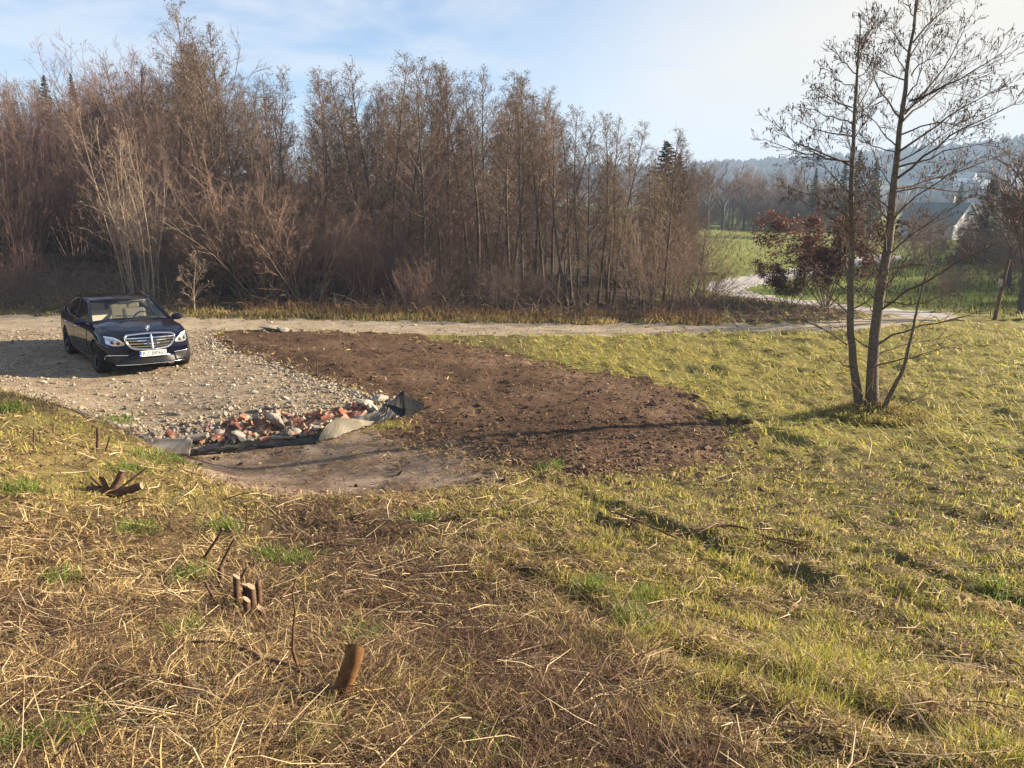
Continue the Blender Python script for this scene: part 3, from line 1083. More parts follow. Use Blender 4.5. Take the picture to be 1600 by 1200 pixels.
# bare brush in the valley on the right
for i in range(80):
    px = random.choice([random.uniform(1330, 1640), random.uniform(1480, 1680), random.uniform(1060, 1330)])
    D = random.uniform(88, 118) if px < 1330 else random.uniform(60, 105)
    x, y = spot(px, D)
    if inside(np.array([x]), np.array([y]), FIELD)[0] or sdist(np.array([x]), np.array([y]), LANE_C, False)[0] < 3:
        continue
    z = hz(x, y)
    top = np.interp(px, [1060, 1330, 1400, 1500, 1700], [300, 300, 318, 325, 285]) + random.uniform(0, 55)
    s = max(0.5, h_for(px, top, D, z) / 4.0)
    (shrubs_b if i % 2 else shrubs_t)[i % 4].place('bare_shrub', 'brown leafless scrub in the valley behind the foreground tree', 'shrub', (x, y, z), s, None, 'leafless scrub in the valley')
for i, px in enumerate((1408, 1420, 1432, 1446, 1462, 1480, 1492)):
    x, y = spot(px, 98 + 2 * i)
    z = hz(x, y)
    s = h_for(px, 320 + (i * 37) % 17, 98 + 2 * i, z) / 4.0
    shrubs_b[i % 4].place('bare_shrub', 'leafless scrub standing in front of the white gabled house', 'shrub', (x, y, z), (s * .7, s * .7, s), None, 'scrub in front of the house')
# scrub closing the far side of the field, and more trees behind it
for i in range(70):
    px = random.uniform(1035, 1330)
    D = random.uniform(119, 150)
    x, y = spot(px, D)
    z = hz(x, y)
    s = random.uniform(.8, 1.9)
    (shrubs_b if i % 3 else shrubs_t)[i % 4].place('bare_shrub', 'leafless scrub along the far edge of the green field', 'shrub', (x, y, z), (s * 1.3, s * 1.3, s), None, 'scrub beyond the green field')
for i in range(34):
    px = random.uniform(1040, 1480)
    D = random.uniform(135, 175)
    x, y = spot(px, D)
    z = hz(x, y)
    top = np.interp(px, [1040, 1200, 1300, 1480], [240, 262, 280, 300]) + abs(random.gauss(0, 16))
    s = h_for(px, top, D, z) / 10.0
    spreads[i % 4].place('bare_tree', 'hazy bare tree in the belt behind the field and the spruces', 'tree', (x, y, z), (s * .8, s * .8, s), None, 'hazy tree belt in the valley')
# the wood goes on past the left edge of the picture
for i in range(16):
    x, y = random.uniform(-44, -24), random.uniform(12, 34)
    if y < 24 and x > -30:
        continue
    alders[i % 8].place('alder_tree', 'bare alder where the wood goes on past the left edge of the picture', 'tree', (x, y, hz(x, y)), random.uniform(.9, 1.2), None, 'alders past the left edge')
# trees outside the right edge that shade the meadow beyond the lane
for i in range(15):
    x, y = random.uniform(30, 52), random.uniform(34, 66)
    if x < y * .74:
        continue
    spreads[i % 4].place('bare_tree', 'bare tree past the right edge that shades the meadow beyond the lane', 'tree', (x, y, hz(x, y)), random.uniform(.9, 1.25), None, 'trees past the right edge')
for i in range(26):
    px = random.uniform(1450, 1680)
    D = random.uniform(33, 60)
    x, y = spot(px, D)
    z = hz(x, y)
    top = np.interp(px, [1450, 1520, 1600, 1700], [430, 390, 330, 300]) + random.uniform(-10, 60)
    s = max(.4, h_for(px, top, D, z) / 4.0)
    (shrubs_t if i % 2 else shrubs_b)[i % 4].place('bare_shrub', 'dead looking leafless brush at the right edge beyond the lane', 'shrub', (x, y, z), s, None, 'leafless brush at the right edge')
for i in range(40):
    px = random.uniform(-520, -130)
    D = random.uniform(25, 48)
    x, y = spot(px, D)
    z = hz(x, y)
    if i % 2:
        alders[i % 8].place('alder_tree', 'bare alder where the wood goes on past the left edge of the picture', 'tree', (x, y, z), random.uniform(.8, 1.15), None, 'alders past the left edge')
    else:
        s = random.uniform(1.0, 1.7)
        shrubs_r[i % 3].place('willow_thicket', 'reddish brown willow thicket past the left edge of the picture', 'shrub', (x, y, z), s, None, 'willow thickets past the left edge')
# leafless trees at the right edge
for px, D, top, k, lab in ((1598, 30, 190, 1, 'leafless tree at the right edge of the picture'), (1655, 27, 140, 3, 'leafless tree partly outside the right edge'), (1570, 44, 270, 0, 'smaller leafless tree behind the leaning post at the right')):
    x, y = spot(px, D)
    z = hz(x, y)
    spreads[k].place('bare_tree', lab, 'tree', (x, y, z), h_for(px, top, D, z) / 10.0)

# the red leaved tree below the lane
r = np.random.default_rng(5)
tr, cr, tips = stems(352, 4.6, 9, (0.05, 0.8), 0.15, 10, 0.03, 0.1, 0.1, 3, 0.34)
lv = tips[r.integers(0, len(tips), 9500)] + r.normal(size=(9500, 3)) * 0.12
lv = lv[(fbm(lv[:, 0] + 9, lv[:, 2], 0.9, 2, 4) + 0.5 * fbm(lv[:, 1], lv[:, 2] + 5, 1.2, 2, 6) > -0.75) & (lv[:, 2] > 0.3)]
V, Fq = rand_quads(r, lv, 0.045, 0.62)
cc = np.repeat(np.array([(.125, .056, .036), (.16, .075, .046), (.095, .045, .032), (.20, .10, .06)])[r.integers(0, 4, len(lv))], 4, 0)
x, y = spot(1290, 30.0)
z = hz(x, y)
Proto([('trunk', raw_mesh('trunk', *tr.mesh(), M_BARK, None, True)), ('crown', raw_mesh('crown', *cr.mesh(), M_TWIG, None, True)), ('leaves', raw_mesh('leaves', V, Fq, M_LEAF, cc))]).place(
    'red_leaved_tree', 'small tree still full of dry red brown leaves beside the pale lane', 'tree', (x, y, z), (h_for(1290, 322, 30, z) / 4.6 * 1.2,) * 2 + (h_for(1290, 322, 30, z) / 4.6,))
x, y = spot(1235, 29.0)
z = hz(x, y)
s = h_for(1245, 405, 29, z) / 4.6
Proto([('trunk', raw_mesh('trunk', *tr.mesh(), M_BARK, None, True)), ('crown', raw_mesh('crown', *cr.mesh(), M_TWIG, None, True)), ('leaves', raw_mesh('leaves', V, Fq, M_LEAF, cc))]).place(
    'red_leaved_tree', 'lower bush of dry red brown leaves left of the red leaved tree', 'tree', (x, y, z), (s * 1.25, s * 1.25, s))

# ------------------------------------------------------------------ the car
t_ = NT('car_paint')
M_PAINT = t_.done(t_.principled((.002, .003, .013), 0.5, 0.0, None, Metallic=0.0, Coat_Weight=0.85, Coat_Roughness=0.04))
M_CHROME = simple('chrome', (.80, .80, .80), 0.14, 0.5, Metallic=1.0)
M_BLACK = simple('black_plastic', (.012, .012, .013), 0.5, 0.4)
M_DARK = simple('dark_recess', (.006, .006, .006), 0.7, 0.2)
M_TYRE = simple('tyre_rubber', (.022, .021, .020), 0.85, 0.2, 0.3, 20, 0.3, 80)
M_RIM = simple('rim_metal', (.06, .06, .065), 0.35, 0.5, Metallic=0.8)
M_BEIGE = simple('beige_leather', (.55, .48, .37), 0.55, 0.3, 0.06)
M_LAMP = simple('lamp_reflector', (.60, .62, .64), 0.12, 0.6, Metallic=0.7)
M_LAMPW = simple('lamp_light_guide', (.85, .87, .88), 0.2, 0.6)
M_WHITE = simple('plate_white', (.78, .78, .76), 0.4, 0.4)
M_BLUE = simple('plate_blue', (.02, .07, .36), 0.4, 0.4)
M_INK = simple('plate_ink', (.012, .012, .012), 0.5, 0.3)


def glass(name, tint):
    t = NT(name)
    a = t.node('ShaderNodeBsdfTransparent')
    a.inputs[0].default_value = (*tint, 1)
    b = t.node('ShaderNodeBsdfGlossy')
    b.inputs['Roughness'].default_value = 0.02
    lw = t.node('ShaderNodeLayerWeight')
    lw.inputs[0].default_value = 0.5
    fr = t.math('ADD', t.math('MULTIPLY', t.math('POWER', lw.outputs['Facing'], 5.0), .9), .04, True)
    mx = t.node('ShaderNodeMixShader')
    t.l.new(fr, mx.inputs[0])
    t.l.new(a.outputs[0], mx.inputs[1])
    t.l.new(b.outputs[0], mx.inputs[2])
    return t.done(mx.outputs[0])


M_GLASS = glass('windscreen_glass', (.86, .90, .88))
M_TINT = glass('side_glass', (.22, .24, .25))

car = thing('parked_car', 'dark navy blue saloon car parked on the gravel yard, chrome grille towards the camera', 'car', CAR_LOC, CAR_ROT)


def chaikin(P, n=2):
    P = np.asarray(P, float)
    for _ in range(n):
        Q = P[:-1] * 0.75 + P[1:] * 0.25
        S = P[:-1] * 0.25 + P[1:] * 0.75
        P = np.vstack([P[:1], np.stack([Q, S], 1).reshape(-1, P.shape[1]), P[-1:]])
    return P


def itp(x, xs, ys):
    return float(np.interp(x, xs, ys))


def car_section(u, cabin):
    ym = itp(u, [-4.08, -3.9, -3.5, -2.9, -2, -1, 0, .4, .65, .8, .84], [.80, .86, .905, .926, .92, .92, .926, .905, .86, .80, .77])
    zs = itp(u, [-4.08, -3.6, -2.9, -2, -1.2, -.6, 0, .4, .7, .84], [.97, 1.0, .995, .975, .965, .955, .915, .85, .77, .72])
    zt = itp(u, [-4.08, -4.0, -3.8, -3.5, -.55, -.3, 0, .3, .6, .75, .84], [1.0, 1.04, 1.07, 1.085, 1.058, 1.042, 1.012, .968, .915, .88, .82])
    zb = itp(u, [-4.08, -3.6, -3.2, .3, .6, .84], [.30, .22, .19, .19, .19, .22])
    low = [(0, zb), (.5, zb), (ym - .10, zb), (ym - .045, zb + .05), (ym - .02, .36), (ym, .56), (ym - .004, .66), (ym - .03, zs - .09), (ym - .06, zs - .01)]
    if cabin:
        top = [(ym - .09, zs + .012), (ym - .15, zs + .005), (.72, zs - .10), (.70, .5), (.4, .36), (0, .34)]
    else:
        top = [(ym - .11, zs + .03), (ym - .20, zs + (zt - zs) * .62), (ym * .55, zs + (zt - zs) * .88), (ym * .3, zt - .006), (.1, zt), (0, zt)]
    P = chaikin(low + top, 2)
    X = np.full(len(P), u)
    q = np.abs(P[:, 0]) / .92
    kf = itp(u, [0.0, .5, .84], [0, .17, .36])
    kr = itp(u, [-4.08, -3.6], [.24, 0])
    X = X - kf * q ** 3 + kr * q ** 3
    lean = smooth(.3, .84, u)
    X = X - lean * np.maximum(0, P[:, 1] - .56) * .30 - lean * np.maximum(0, .34 - P[:, 1]) * .25
    return np.c_[X, P]


us = [(-4.08, 0), (-4.05, 0), (-4.0, 0), (-3.9, 0), (-3.8, 0), (-3.7, 0), (-3.6, 0), (-3.5, 0)] + [(float(v), 1) for v in np.linspace(-3.45, -.62, 20)] + [(float(v), 0) for v in np.linspace(-.55, .6, 14)] + [(.66, 0), (.72, 0), (.77, 0), (.81, 0), (.84, 0)]
secs = [car_section(u, c) for u, c in us]
bm = bmesh.new()
rings = []
for s in secs:
    full = np.vstack([s, (s * np.array([1, -1, 1]))[-2:0:-1]])
    rings.append([bm.verts.new(v) for v in full])
npr = len(rings[0])
for a, b in zip(rings[:-1], rings[1:]):
    for i in range(npr):
        j = (i + 1) % npr
        bm.faces.new((a[i], a[j], b[j], b[i]))
for rg, dx in ((rings[0], -1), (rings[-1], 1)):
    cen = np.mean([v.co for v in rg], axis=0)
    prev = rg
    for f, off in ((.9, .012), (.6, .02)):
        nx = [bm.verts.new((v.co.x * f + (us[0][0] if dx < 0 else us[-1][0]) * (1 - f) * 1.0 + dx * off * .5, v.co.y * f, cen[2] + (v.co.z - cen[2]) * f)) for v in rg]
        for i in range(npr):
            j = (i + 1) % npr
            bm.faces.new((prev[i], prev[j], nx[j], nx[i]) if dx > 0 else (prev[j], prev[i], nx[i], nx[j]))
        prev = nx
    c = bm.verts.new((us[0][0] - .014 if dx < 0 else us[-1][0] + .014, 0, cen[2]))
    for i in range(npr):
        j = (i + 1) % npr
        bm.faces.new((prev[i], prev[j], c) if dx > 0 else (prev[j], prev[i], c))
bmesh.ops.recalc_face_normals(bm, faces=bm.faces)
me = bpy.data.meshes.new('body')
bm.to_mesh(me)
bm.free()
body = put('body', me, car)
cutters = []
for wx in (0.0, -2.939):
    bmc = bmesh.new()
    bmesh.ops.create_cone(bmc, cap_ends=True, segments=40, radius1=.372, radius2=.372, depth=2.6, matrix=Matrix.Translation((wx, 0, .345)) @ Matrix.Rotation(math.pi / 2, 4, 'X'))
    mc = bpy.data.meshes.new('cut')
    bmc.to_mesh(mc)
    bmc.free()
    oc = put('cut', mc, car)
    cutters.append(oc)
    md = body.modifiers.new('b', 'BOOLEAN')
    md.operation = 'DIFFERENCE'
    md.solver = 'EXACT'
    md.object = oc
bpy.context.view_layer.update()
dg = bpy.context.evaluated_depsgraph_get()
me2 = bpy.data.meshes.new_from_object(body.evaluated_get(dg))
body.modifiers.clear()
body.data = me2
me2.name = 'body'
for oc in cutters:
    m_ = oc.data
    bpy.data.objects.remove(oc)
    bpy.data.meshes.remove(m_)
me2.materials.clear()
me2.materials.append(M_PAINT)
me2.polygons.foreach_set('use_smooth', np.ones(len(me2.polygons), bool))
me2.set_sharp_from_angle(angle=R(32))
bvh = BVHTree.FromPolygons([v.co.copy() for v in me2.vertices], [tuple(p.vertices) for p in me2.polygons])


def front_x(y, z):
    h = bvh.ray_cast(Vector((3, y, z)), Vector((-1, 0, 0)))
    return h[0].x if h[0] else .8


def side_y(x, z, s):
    h = bvh.ray_cast(Vector((x, 3 * s, z)), Vector((0, -s, 0)))
    return h[0].y if h[0] else .9 * s


def top_z(x, y):
    h = bvh.ray_cast(Vector((x, y, 3)), Vector((0, 0, -1)))
    return h[0].z if h[0] else .9


def resample(P, n):
    P = np.asarray(P, float)
    d = np.r_[0, np.cumsum(np.linalg.norm(np.diff(P, axis=0), axis=1))]
    t = np.linspace(0, d[-1], n)
    return np.stack([np.interp(t, d, P[:, k]) for k in range(P.shape[1])], 1)


def ruled(name, A, B, mat, parent, n=14, m=4, fn=None, thick=0.0, n_dir=(1, 0, 0), smooth_f=True):
    """a panel between two curves; fn maps each point on to a surface; thick gives it an edge"""
    A, B = resample(A, n), resample(B, n)
    G = np.array([[A[i] + (B[i] - A[i]) * j / (m - 1) for j in range(m)] for i in range(n)])
    if fn:
        G = np.array([[fn(p) for p in row] for row in G])
    V = G.reshape(-1, 3)
    F = [(i * m + j, (i + 1) * m + j, (i + 1) * m + j + 1, i * m + j + 1) for i in range(n - 1) for j in range(m - 1)]
    if thick:
        nd = np.asarray(n_dir, float) * thick
        k = len(V)
        V = np.vstack([V, V - nd])
        F += [tuple(x + k for x in f[::-1]) for f in F]
        e = [i * m for i in range(n)] + [(n - 1) * m + j for j in range(1, m)] + [i * m + m - 1 for i in range(n - 2, -1, -1)] + [j for j in range(m - 2, 0, -1)]
        F += [(a, b, b + k, a + k) for a, b in zip(e, e[1:] + e[:1])]
    me = raw_mesh(name, V, F, mat, None, smooth_f)
    if thick:
        me.set_sharp_from_angle(angle=R(40))
    return put(name, me, parent)


def tube(name, pts, rad, mat, parent, sides=6, closed=False):
    sk = Skel()
    P = np.asarray(pts, float)
    if closed:
        P = np.vstack([P, P[:1]])
    sk.add(P, np.full(len(P), rad) if np.isscalar(rad) else rad, sides)
    V, F = sk.mesh()
    k = len(V)
    F = [tuple(f) for f in F] + [tuple(range(sides))[::-1], tuple(range(k - sides, k))]
    return put(name, raw_mesh(name, V, F, mat, None, True), parent)


def box(name, c, s, mat, parent, bev=0.01, rot=None):
    bm = bmesh.new()
    bmesh.ops.create_cube(bm, size=1, matrix=Matrix.Diagonal((*s, 1)))
    if bev:
        bmesh.ops.bevel(bm, geom=bm.edges[:], offset=bev, segments=2, affect='EDGES', profile=0.5)
    me = bpy.data.meshes.new(name)
    bm.to_mesh(me)
    bm.free()
    me.materials.append(mat)
    return put(name, me, parent, c, rot)


def onfront(off):
    return lambda p: np.array([front_x(p[1], p[2]) + off, p[1], p[2]])


def yz(L):
    return [(0, a, b) for a, b in L]


# bonnet with two creases, front grille, lamps, bumper
bon_A = [(.60, -.60, 0), (.0, -.76, 0), (-.50, -.80, 0)]
bon_B = [(.60, .60, 0), (.0, .76, 0), (-.50, .80, 0)]


def on_top(p):
    y = p[1]
    x = p[0]
    if x > .3:
        x = x + (.155 * (1 - (abs(y) / .6) ** 2)) * (x - .3) / .3
    crease = .010 * math.exp(-((abs(y) - (.33 + .2 * (.6 - x) / 1.1)) / .05) ** 2)
    return np.array([x, y, top_z(x, y) + .007 + crease])


ruled('bonnet', bon_A, bon_B, M_PAINT, car, 18, 25, on_top, .012, (0, 0, 1))
GR_OUT = [(-.44, .835), (-.20, .852), (0, .857), (.20, .852), (.44, .835), (.495, .79), (.48, .72), (.42, .62), (.34, .555), (.15, .54), (0, .537), (-.15, .54), (-.34, .555), (-.42, .62), (-.48, .72), (-.495, .79)]
grille = ruled('grille', yz(GR_OUT[:5]), yz([(-.34, .555), (-.15, .54), (0, .537), (.15, .54), (.34, .555)]), M_DARK, car, 16, 6, onfront(.006))
fr_pts = [onfront(.02)((0, a, b)) for a, b in chaikin(GR_OUT + GR_OUT[:1], 2)[:-1]]
tube('grille_frame', fr_pts, .024, M_CHROME, grille, 8, True)
for z, w in ((.60, .38), (.66, .43), (.72, .455), (.775, .465)):
    ruled('grille_bar', yz([(-w, z + .011), (0, z + .011), (w, z + .011)]), yz([(-w, z - .011), (0, z - .011), (w, z - .011)]), M_CHROME, grille, 13, 2, onfront(.022), .018)
box('grille_bar', (front_x(0, .7) + .028, 0, .695), (.02, .03, .30), M_CHROME, grille, .004, (0, -R(14), 0))
box('radar_cover', (front_x(0, .68) + .018, 0, .675), (.012, .20, .11), M_BLACK, grille, .004, (0, -R(14), 0))
for s in (-1, 1):
    hl = ruled('headlight', yz([(.49 * s, .665), (.56 * s, .745), (.67 * s, .80), (.80 * s, .815)]), yz([(.50 * s, .64), (.60 * s, .622), (.70 * s, .628), (.80 * s, .675)]), M_LAMP, car, 14, 6, onfront(.008))
    ruled('light_guide', yz([(.50 * s, .675), (.57 * s, .752), (.67 * s, .806), (.81 * s, .82)]), yz([(.525 * s, .668), (.585 * s, .725), (.68 * s, .775), (.81 * s, .79)]), M_LAMPW, hl, 14, 3, onfront(.014))
    for yy, zz in ((.60, .68), (.70, .70)):
        bm = bmesh.new()
        bmesh.ops.create_uvsphere(bm, u_segments=14, v_segments=8, radius=.038)
        m_ = bpy.data.meshes.new('projector')
        bm.to_mesh(m_)
        bm.free()
        m_.materials.append(M_GLASS if False else M_RIM)
        m_.polygons.foreach_set('use_smooth', np.ones(len(m_.polygons), bool))
        put('projector', m_, hl, (front_x(yy * s, zz) - .01, yy * s, zz))
    ai = ruled('air_intake', yz([(.47 * s, .40), (.62 * s, .415), (.80 * s, .42)]), yz([(.50 * s, .275), (.64 * s, .27), (.80 * s, .30)]), M_BLACK, car, 10, 4, onfront(.006))
    pts = [onfront(.014)((0, a * s, b)) for a, b in chaikin([(.45, .425), (.62, .435), (.78, .44), (.83, .41), (.835, .34)], 2)]
    tube('chrome_strip', pts, .011, M_CHROME, ai, 6)
low = ruled('lower_intake', yz([(-.44, .36), (0, .37), (.44, .36)]), yz([(-.46, .255), (0, .25), (.46, .255)]), M_BLACK, car, 14, 3, onfront(.006))
tube('chrome_strip', [onfront(.012)((0, a, .232)) for a in np.linspace(-.68, .68, 15)], .011, M_CHROME, low, 6)

# number plate
px_ = front_x(0, .45) + .030
plate = put('number_plate', None, car, (px_, 0, .455), (0, -R(6), 0))
box('plate_board', (0, 0, 0), (.010, .524, .116), M_WHITE, plate, .002)
box('plate_holder', (-.010, 0, -.003), (.008, .55, .138), M_BLACK, plate, .002)
box('plate_band', (.0062, -.241, 0), (.003, .040, .112), M_BLUE, plate, 0)


def text_part(name, s, size, mat, parent, loc, width=None):
    cu = bpy.data.curves.new('t', 'FONT')
    cu.body = s
    cu.size = size
    cu.align_x, cu.align_y = 'CENTER', 'CENTER'
    cu.extrude = .0012
    cu.offset = 0.0006
    o = bpy.data.objects.new('t', cu)
    COL.objects.link(o)
    bpy.context.view_layer.update()
    m_ = bpy.data.meshes.new_from_object(o.evaluated_get(bpy.context.evaluated_depsgraph_get()))
    bpy.data.objects.remove(o)
    m_.name = name
    m_.materials.clear()
    m_.materials.append(mat)
    q = put(name, m_, parent, loc, (math.pi / 2, 0, math.pi / 2))
    if width:
        w = max(v.co.x for v in m_.vertices) - min(v.co.x for v in m_.vertices)
        q.scale = (width / w, 1, 1)
    return q


text_part('plate_lettering', 'RZ 88965', .122, M_INK, plate, (.0062, .022, -.004), .445)
text_part('plate_country_letters', 'PL', .036, M_WHITE, plate, (.0090, -.241, -.034))

# star on the bonnet
star = put('bonnet_star', None, car, (.60, 0, top_z(.60, 0) + .072))
tube('ring', [(0, .042 * math.cos(a), .042 * math.sin(a)) for a in np.linspace(0, 2 * math.pi, 25)[:-1]], .0048, M_CHROME, star, 6, True)
for k in range(3):
    a = math.pi / 2 + k * 2 * math.pi / 3
    tube('point', [(0, 0, 0), (0, .04 * math.cos(a), .04 * math.sin(a))], [.009, .002], M_CHROME, star, 4)
tube('stem', [(0, 0, -.075), (0, 0, -.042)], [.012, .006], M_CHROME, star, 6)

# doors with handles, sill strips, mirrors, panes
for s in (-1, 1):
    def onside(off, s=s):
        return lambda p: np.array([p[0], side_y(p[0], p[2], s) + off * s, p[2]])
    for nm, x0, x1, x0b, x1b in (('front_door', -.70, -1.93, -.62, -1.93), ('rear_door', -1.955, -2.98, -1.955, -2.62)):
        d = ruled(nm, [(x0, 0, .90), ((x0 + x1) / 2, 0, .915), (x1, 0, .925)], [(x0b, 0, .27), ((x0b + x1b) / 2, 0, .265), (x1b, 0, .27)], M_PAINT, car, 12, 14, onside(.007), .010, (0, s, 0))
        hx_ = x1 + .16
        hp = [(hx_, side_y(hx_, .84, s) + .018 * s, .84), (hx_ + .03, side_y(hx_, .84, s) + .042 * s, .845), (hx_ + .17, side_y(hx_ + .17, .84, s) + .042 * s, .84), (hx_ + .20, side_y(hx_ + .2, .84, s) + .018 * s, .835)]
        tube('handle', hp, .013, M_CHROME, d, 6)
    ruled('sill_strip', [(-.48, 0, .262), (-2.45, 0, .262)], [(-.48, 0, .238), (-2.45, 0, .238)], M_CHROME, car, 12, 2, onside(.012), .012, (0, s, 0))
    mir = put('mirror', None, car, (-.74, .995 * s, 1.015))
    bm = bmesh.new()
    bmesh.ops.create_icosphere(bm, subdivisions=3, radius=1)
    for v in bm.verts:
        v.co = Vector((v.co.x * (.075 if v.co.x > 0 else .03), v.co.y * .125, v.co.z * .078))
    m_ = bpy.data.meshes.new('mirror_shell')
    bm.to_mesh(m_)
    bm.free()
    m_.materials.append(M_PAINT)
    m_.polygons.foreach_set('use_smooth', np.ones(len(m_.polygons), bool))
    put('mirror_shell', m_, mir)
    box('mirror_glass', (-.032, 0, 0), (.006, .19, .11), M_CHROME, mir, .002)
    tube('mirror_arm', [(0, -.06 * s, -.05), (.02, -.17 * s, -.10)], .022, M_BLACK, mir, 6)

# glasshouse
rail = np.array([(-1.40, .660, 1.375), (-1.75, .655, 1.420), (-2.15, .65, 1.430), (-2.55, .64, 1.405), (-2.92, .63, 1.345)])
railc = np.array([(-1.30, 0, 1.415), (-1.70, 0, 1.462), (-2.15, 0, 1.475), (-2.6, 0, 1.452), (-3.02, 0, 1.385)])
nR = 12
rl, rc = resample(rail, nR), resample(railc, nR)
RV = []
for i in range(nR):
    for k in range(-6, 7):
        f = abs(k) / 6
        p = rc[i] * (1 - f ** 2.2) + rl[i] * f ** 2.2
        RV.append((p[0], rl[i][1] * k / 6, p[2]))
RF = [(i * 13 + j, i * 13 + j + 1, (i + 1) * 13 + j + 1, (i + 1) * 13 + j) for i in range(nR - 1) for j in range(12)]
ro = put('roof', raw_mesh('roof', RV, RF, M_PAINT, None, True), car)
so = ro.modifiers.new('s', 'SOLIDIFY')
so.thickness = .02
so.offset = -1
ruled('headliner', [(p[0], -p[1] + .03, p[2] - .05) for p in rl], [(p[0], p[1] - .03, p[2] - .05) for p in rl], M_BEIGE, car, 10, 3)
wb = [(-.64, -.78, 1.005), (-.52, -.45, 1.055), (-.48, 0, 1.066), (-.52, .45, 1.055), (-.64, .78, 1.005)]
wt = [(-1.40, -.645, 1.375), (-1.33, -.32, 1.405), (-1.30, 0, 1.415), (-1.33, .32, 1.405), (-1.40, .645, 1.375)]
wind = ruled('windscreen', wb, wt, M_GLASS, car, 16, 8)
for pts_ in (wb, wt):
    tube('windscreen_seal', [np.array(p) + (0, 0, .002) for p in resample(pts_, 14)], .012, M_BLACK, wind, 5)
tube('wiper', [(-.54, .30, 1.08), (-.60, -.05, 1.10), (-.62, -.32, 1.11)], .009, M_BLACK, wind, 4)
rb_ = [(-3.55, -.66, 1.07), (-3.66, 0, 1.095), (-3.55, .66, 1.07)]
rt_ = [(-2.92, -.585, 1.345), (-3.02, 0, 1.385), (-2.92, .585, 1.345)]
ruled('rear_window', rb_, rt_, M_TINT, car, 12, 6)
for s in (-1, 1):
    def Sd(P, s=s):
        return [(x, y * s, z) for x, y, z in P]
    for nm, P, rr in (('windscreen_pillar', [(-.50, .835, .965), (-.64, .80, 1.01), (-1.05, .73, 1.215), (-1.40, .662, 1.378)], .034), ('roof_rail', [(p[0], p[1], p[2]) for p in rail], .032),
                      ('rear_pillar', [(-2.92, .60, 1.345), (-3.2, .66, 1.245), (-3.6, .74, 1.07)], .06), ('door_pillar', [(-1.94, .815, .985), (-1.98, .66, 1.42)], .034)):
        tube(nm, Sd(resample(P, 9)), rr, M_BLACK if nm == 'door_pillar' else M_PAINT, car, 8)
    belt = [(-.68, .828, .962), (-1.3, .832, .968), (-1.94, .828, .985)]
    top_ = [(-.72, .80, 1.0), (-1.10, .735, 1.215), (-1.45, .668, 1.375), (-1.97, .66, 1.415)]
    ruled('door_window', Sd(belt), Sd(top_), M_TINT, car, 14, 6)
    belt2 = [(-1.97, .826, .985), (-2.6, .815, 1.0), (-3.25, .78, 1.03)]
    top2 = [(-2.0, .66, 1.415), (-2.55, .645, 1.39), (-2.95, .66, 1.30), (-3.25, .765, 1.045)]
    ruled('door_window', Sd(belt2), Sd(top2), M_TINT, car, 14, 6)
    ch_ = chaikin([(-.66, .842, .955), (-1.94, .845, .98), (-3.28, .80, 1.03), (-3.1, .715, 1.20), (-2.75, .672, 1.36), (-2.1, .678, 1.42), (-1.5, .685, 1.385)], 2)
    tube('window_trim', Sd(ch_), .007, M_CHROME, car, 5)
ruled('parcel_shelf', [(-3.1, -.68, 1.02), (-3.1, .68, 1.02)], [(-3.58, -.68, 1.05), (-3.58, .68, 1.05)], M_BLACK, car, 4, 3)
# inside
ruled('dashboard', [(-.64, -.70, .99), (-.58, 0, 1.02), (-.64, .70, .99)], [(-1.15, -.70, .95), (-1.10, 0, .97), (-1.15, .70, .95)], M_BLACK, car, 10, 5, None, .25, (0, 0, 1))


def seat(name, y, x, w=.50, kind='front'):
    st = put(name, None, car, (x, y, 0))
    box('cushion', (.22, 0, .50), (.55, w, .17), M_BEIGE, st, .05)
    box('backrest', (-.10, 0, .83), (.16, w, .66), M_BEIGE, st, .06, (0, -R(14), 0))
    box('headrest', (-.24, 0, 1.235), (.09, .27, .19), M_BEIGE, st, .04, (0, -R(8), 0))
    return st


seat('front_seat', .37, -1.72)
seat('front_seat', -.37, -1.72)
seat('rear_seat', .36, -2.78, .62)
seat('rear_seat', -.36, -2.78, .62)
swp = [(0, .185 * math.cos(a), .185 * math.sin(a)) for a in np.linspace(0, 2 * math.pi, 25)[:-1]]
sw = put('steering_wheel', None, car, (-1.22, .37, .955), (0, R(24), 0))
tube('wheel_rim', swp, .016, M_BLACK, sw, 6, True)
box('wheel_hub', (0, 0, 0), (.05, .16, .12), M_BLACK, sw, .02)
box('spoke', (0, 0, -.08), (.015, .05, .17), M_BLACK, sw, .004)
box('inside_mirror', (-1.24, 0, 1.335), (.03, .24, .07), M_BLACK, car, .012)
box('sun_visor', (-1.42, .33, 1.345), (.16, .36, .018), M_BEIGE, car, .006, (0, R(-20), 0))

# wheels


def lathe(prof, n=36):
    V, F = [], []
    for i in range(n):
        a = 2 * math.pi * i / n
        V += [(r * math.cos(a), y, r * math.sin(a)) for r, y in prof]
    m = len(prof)
    for i in range(n):
        j = (i + 1) % n
        F += [(i * m + k, j * m + k, j * m + k + 1, i * m + k + 1) for k in range(m - 1)]
    return V, F


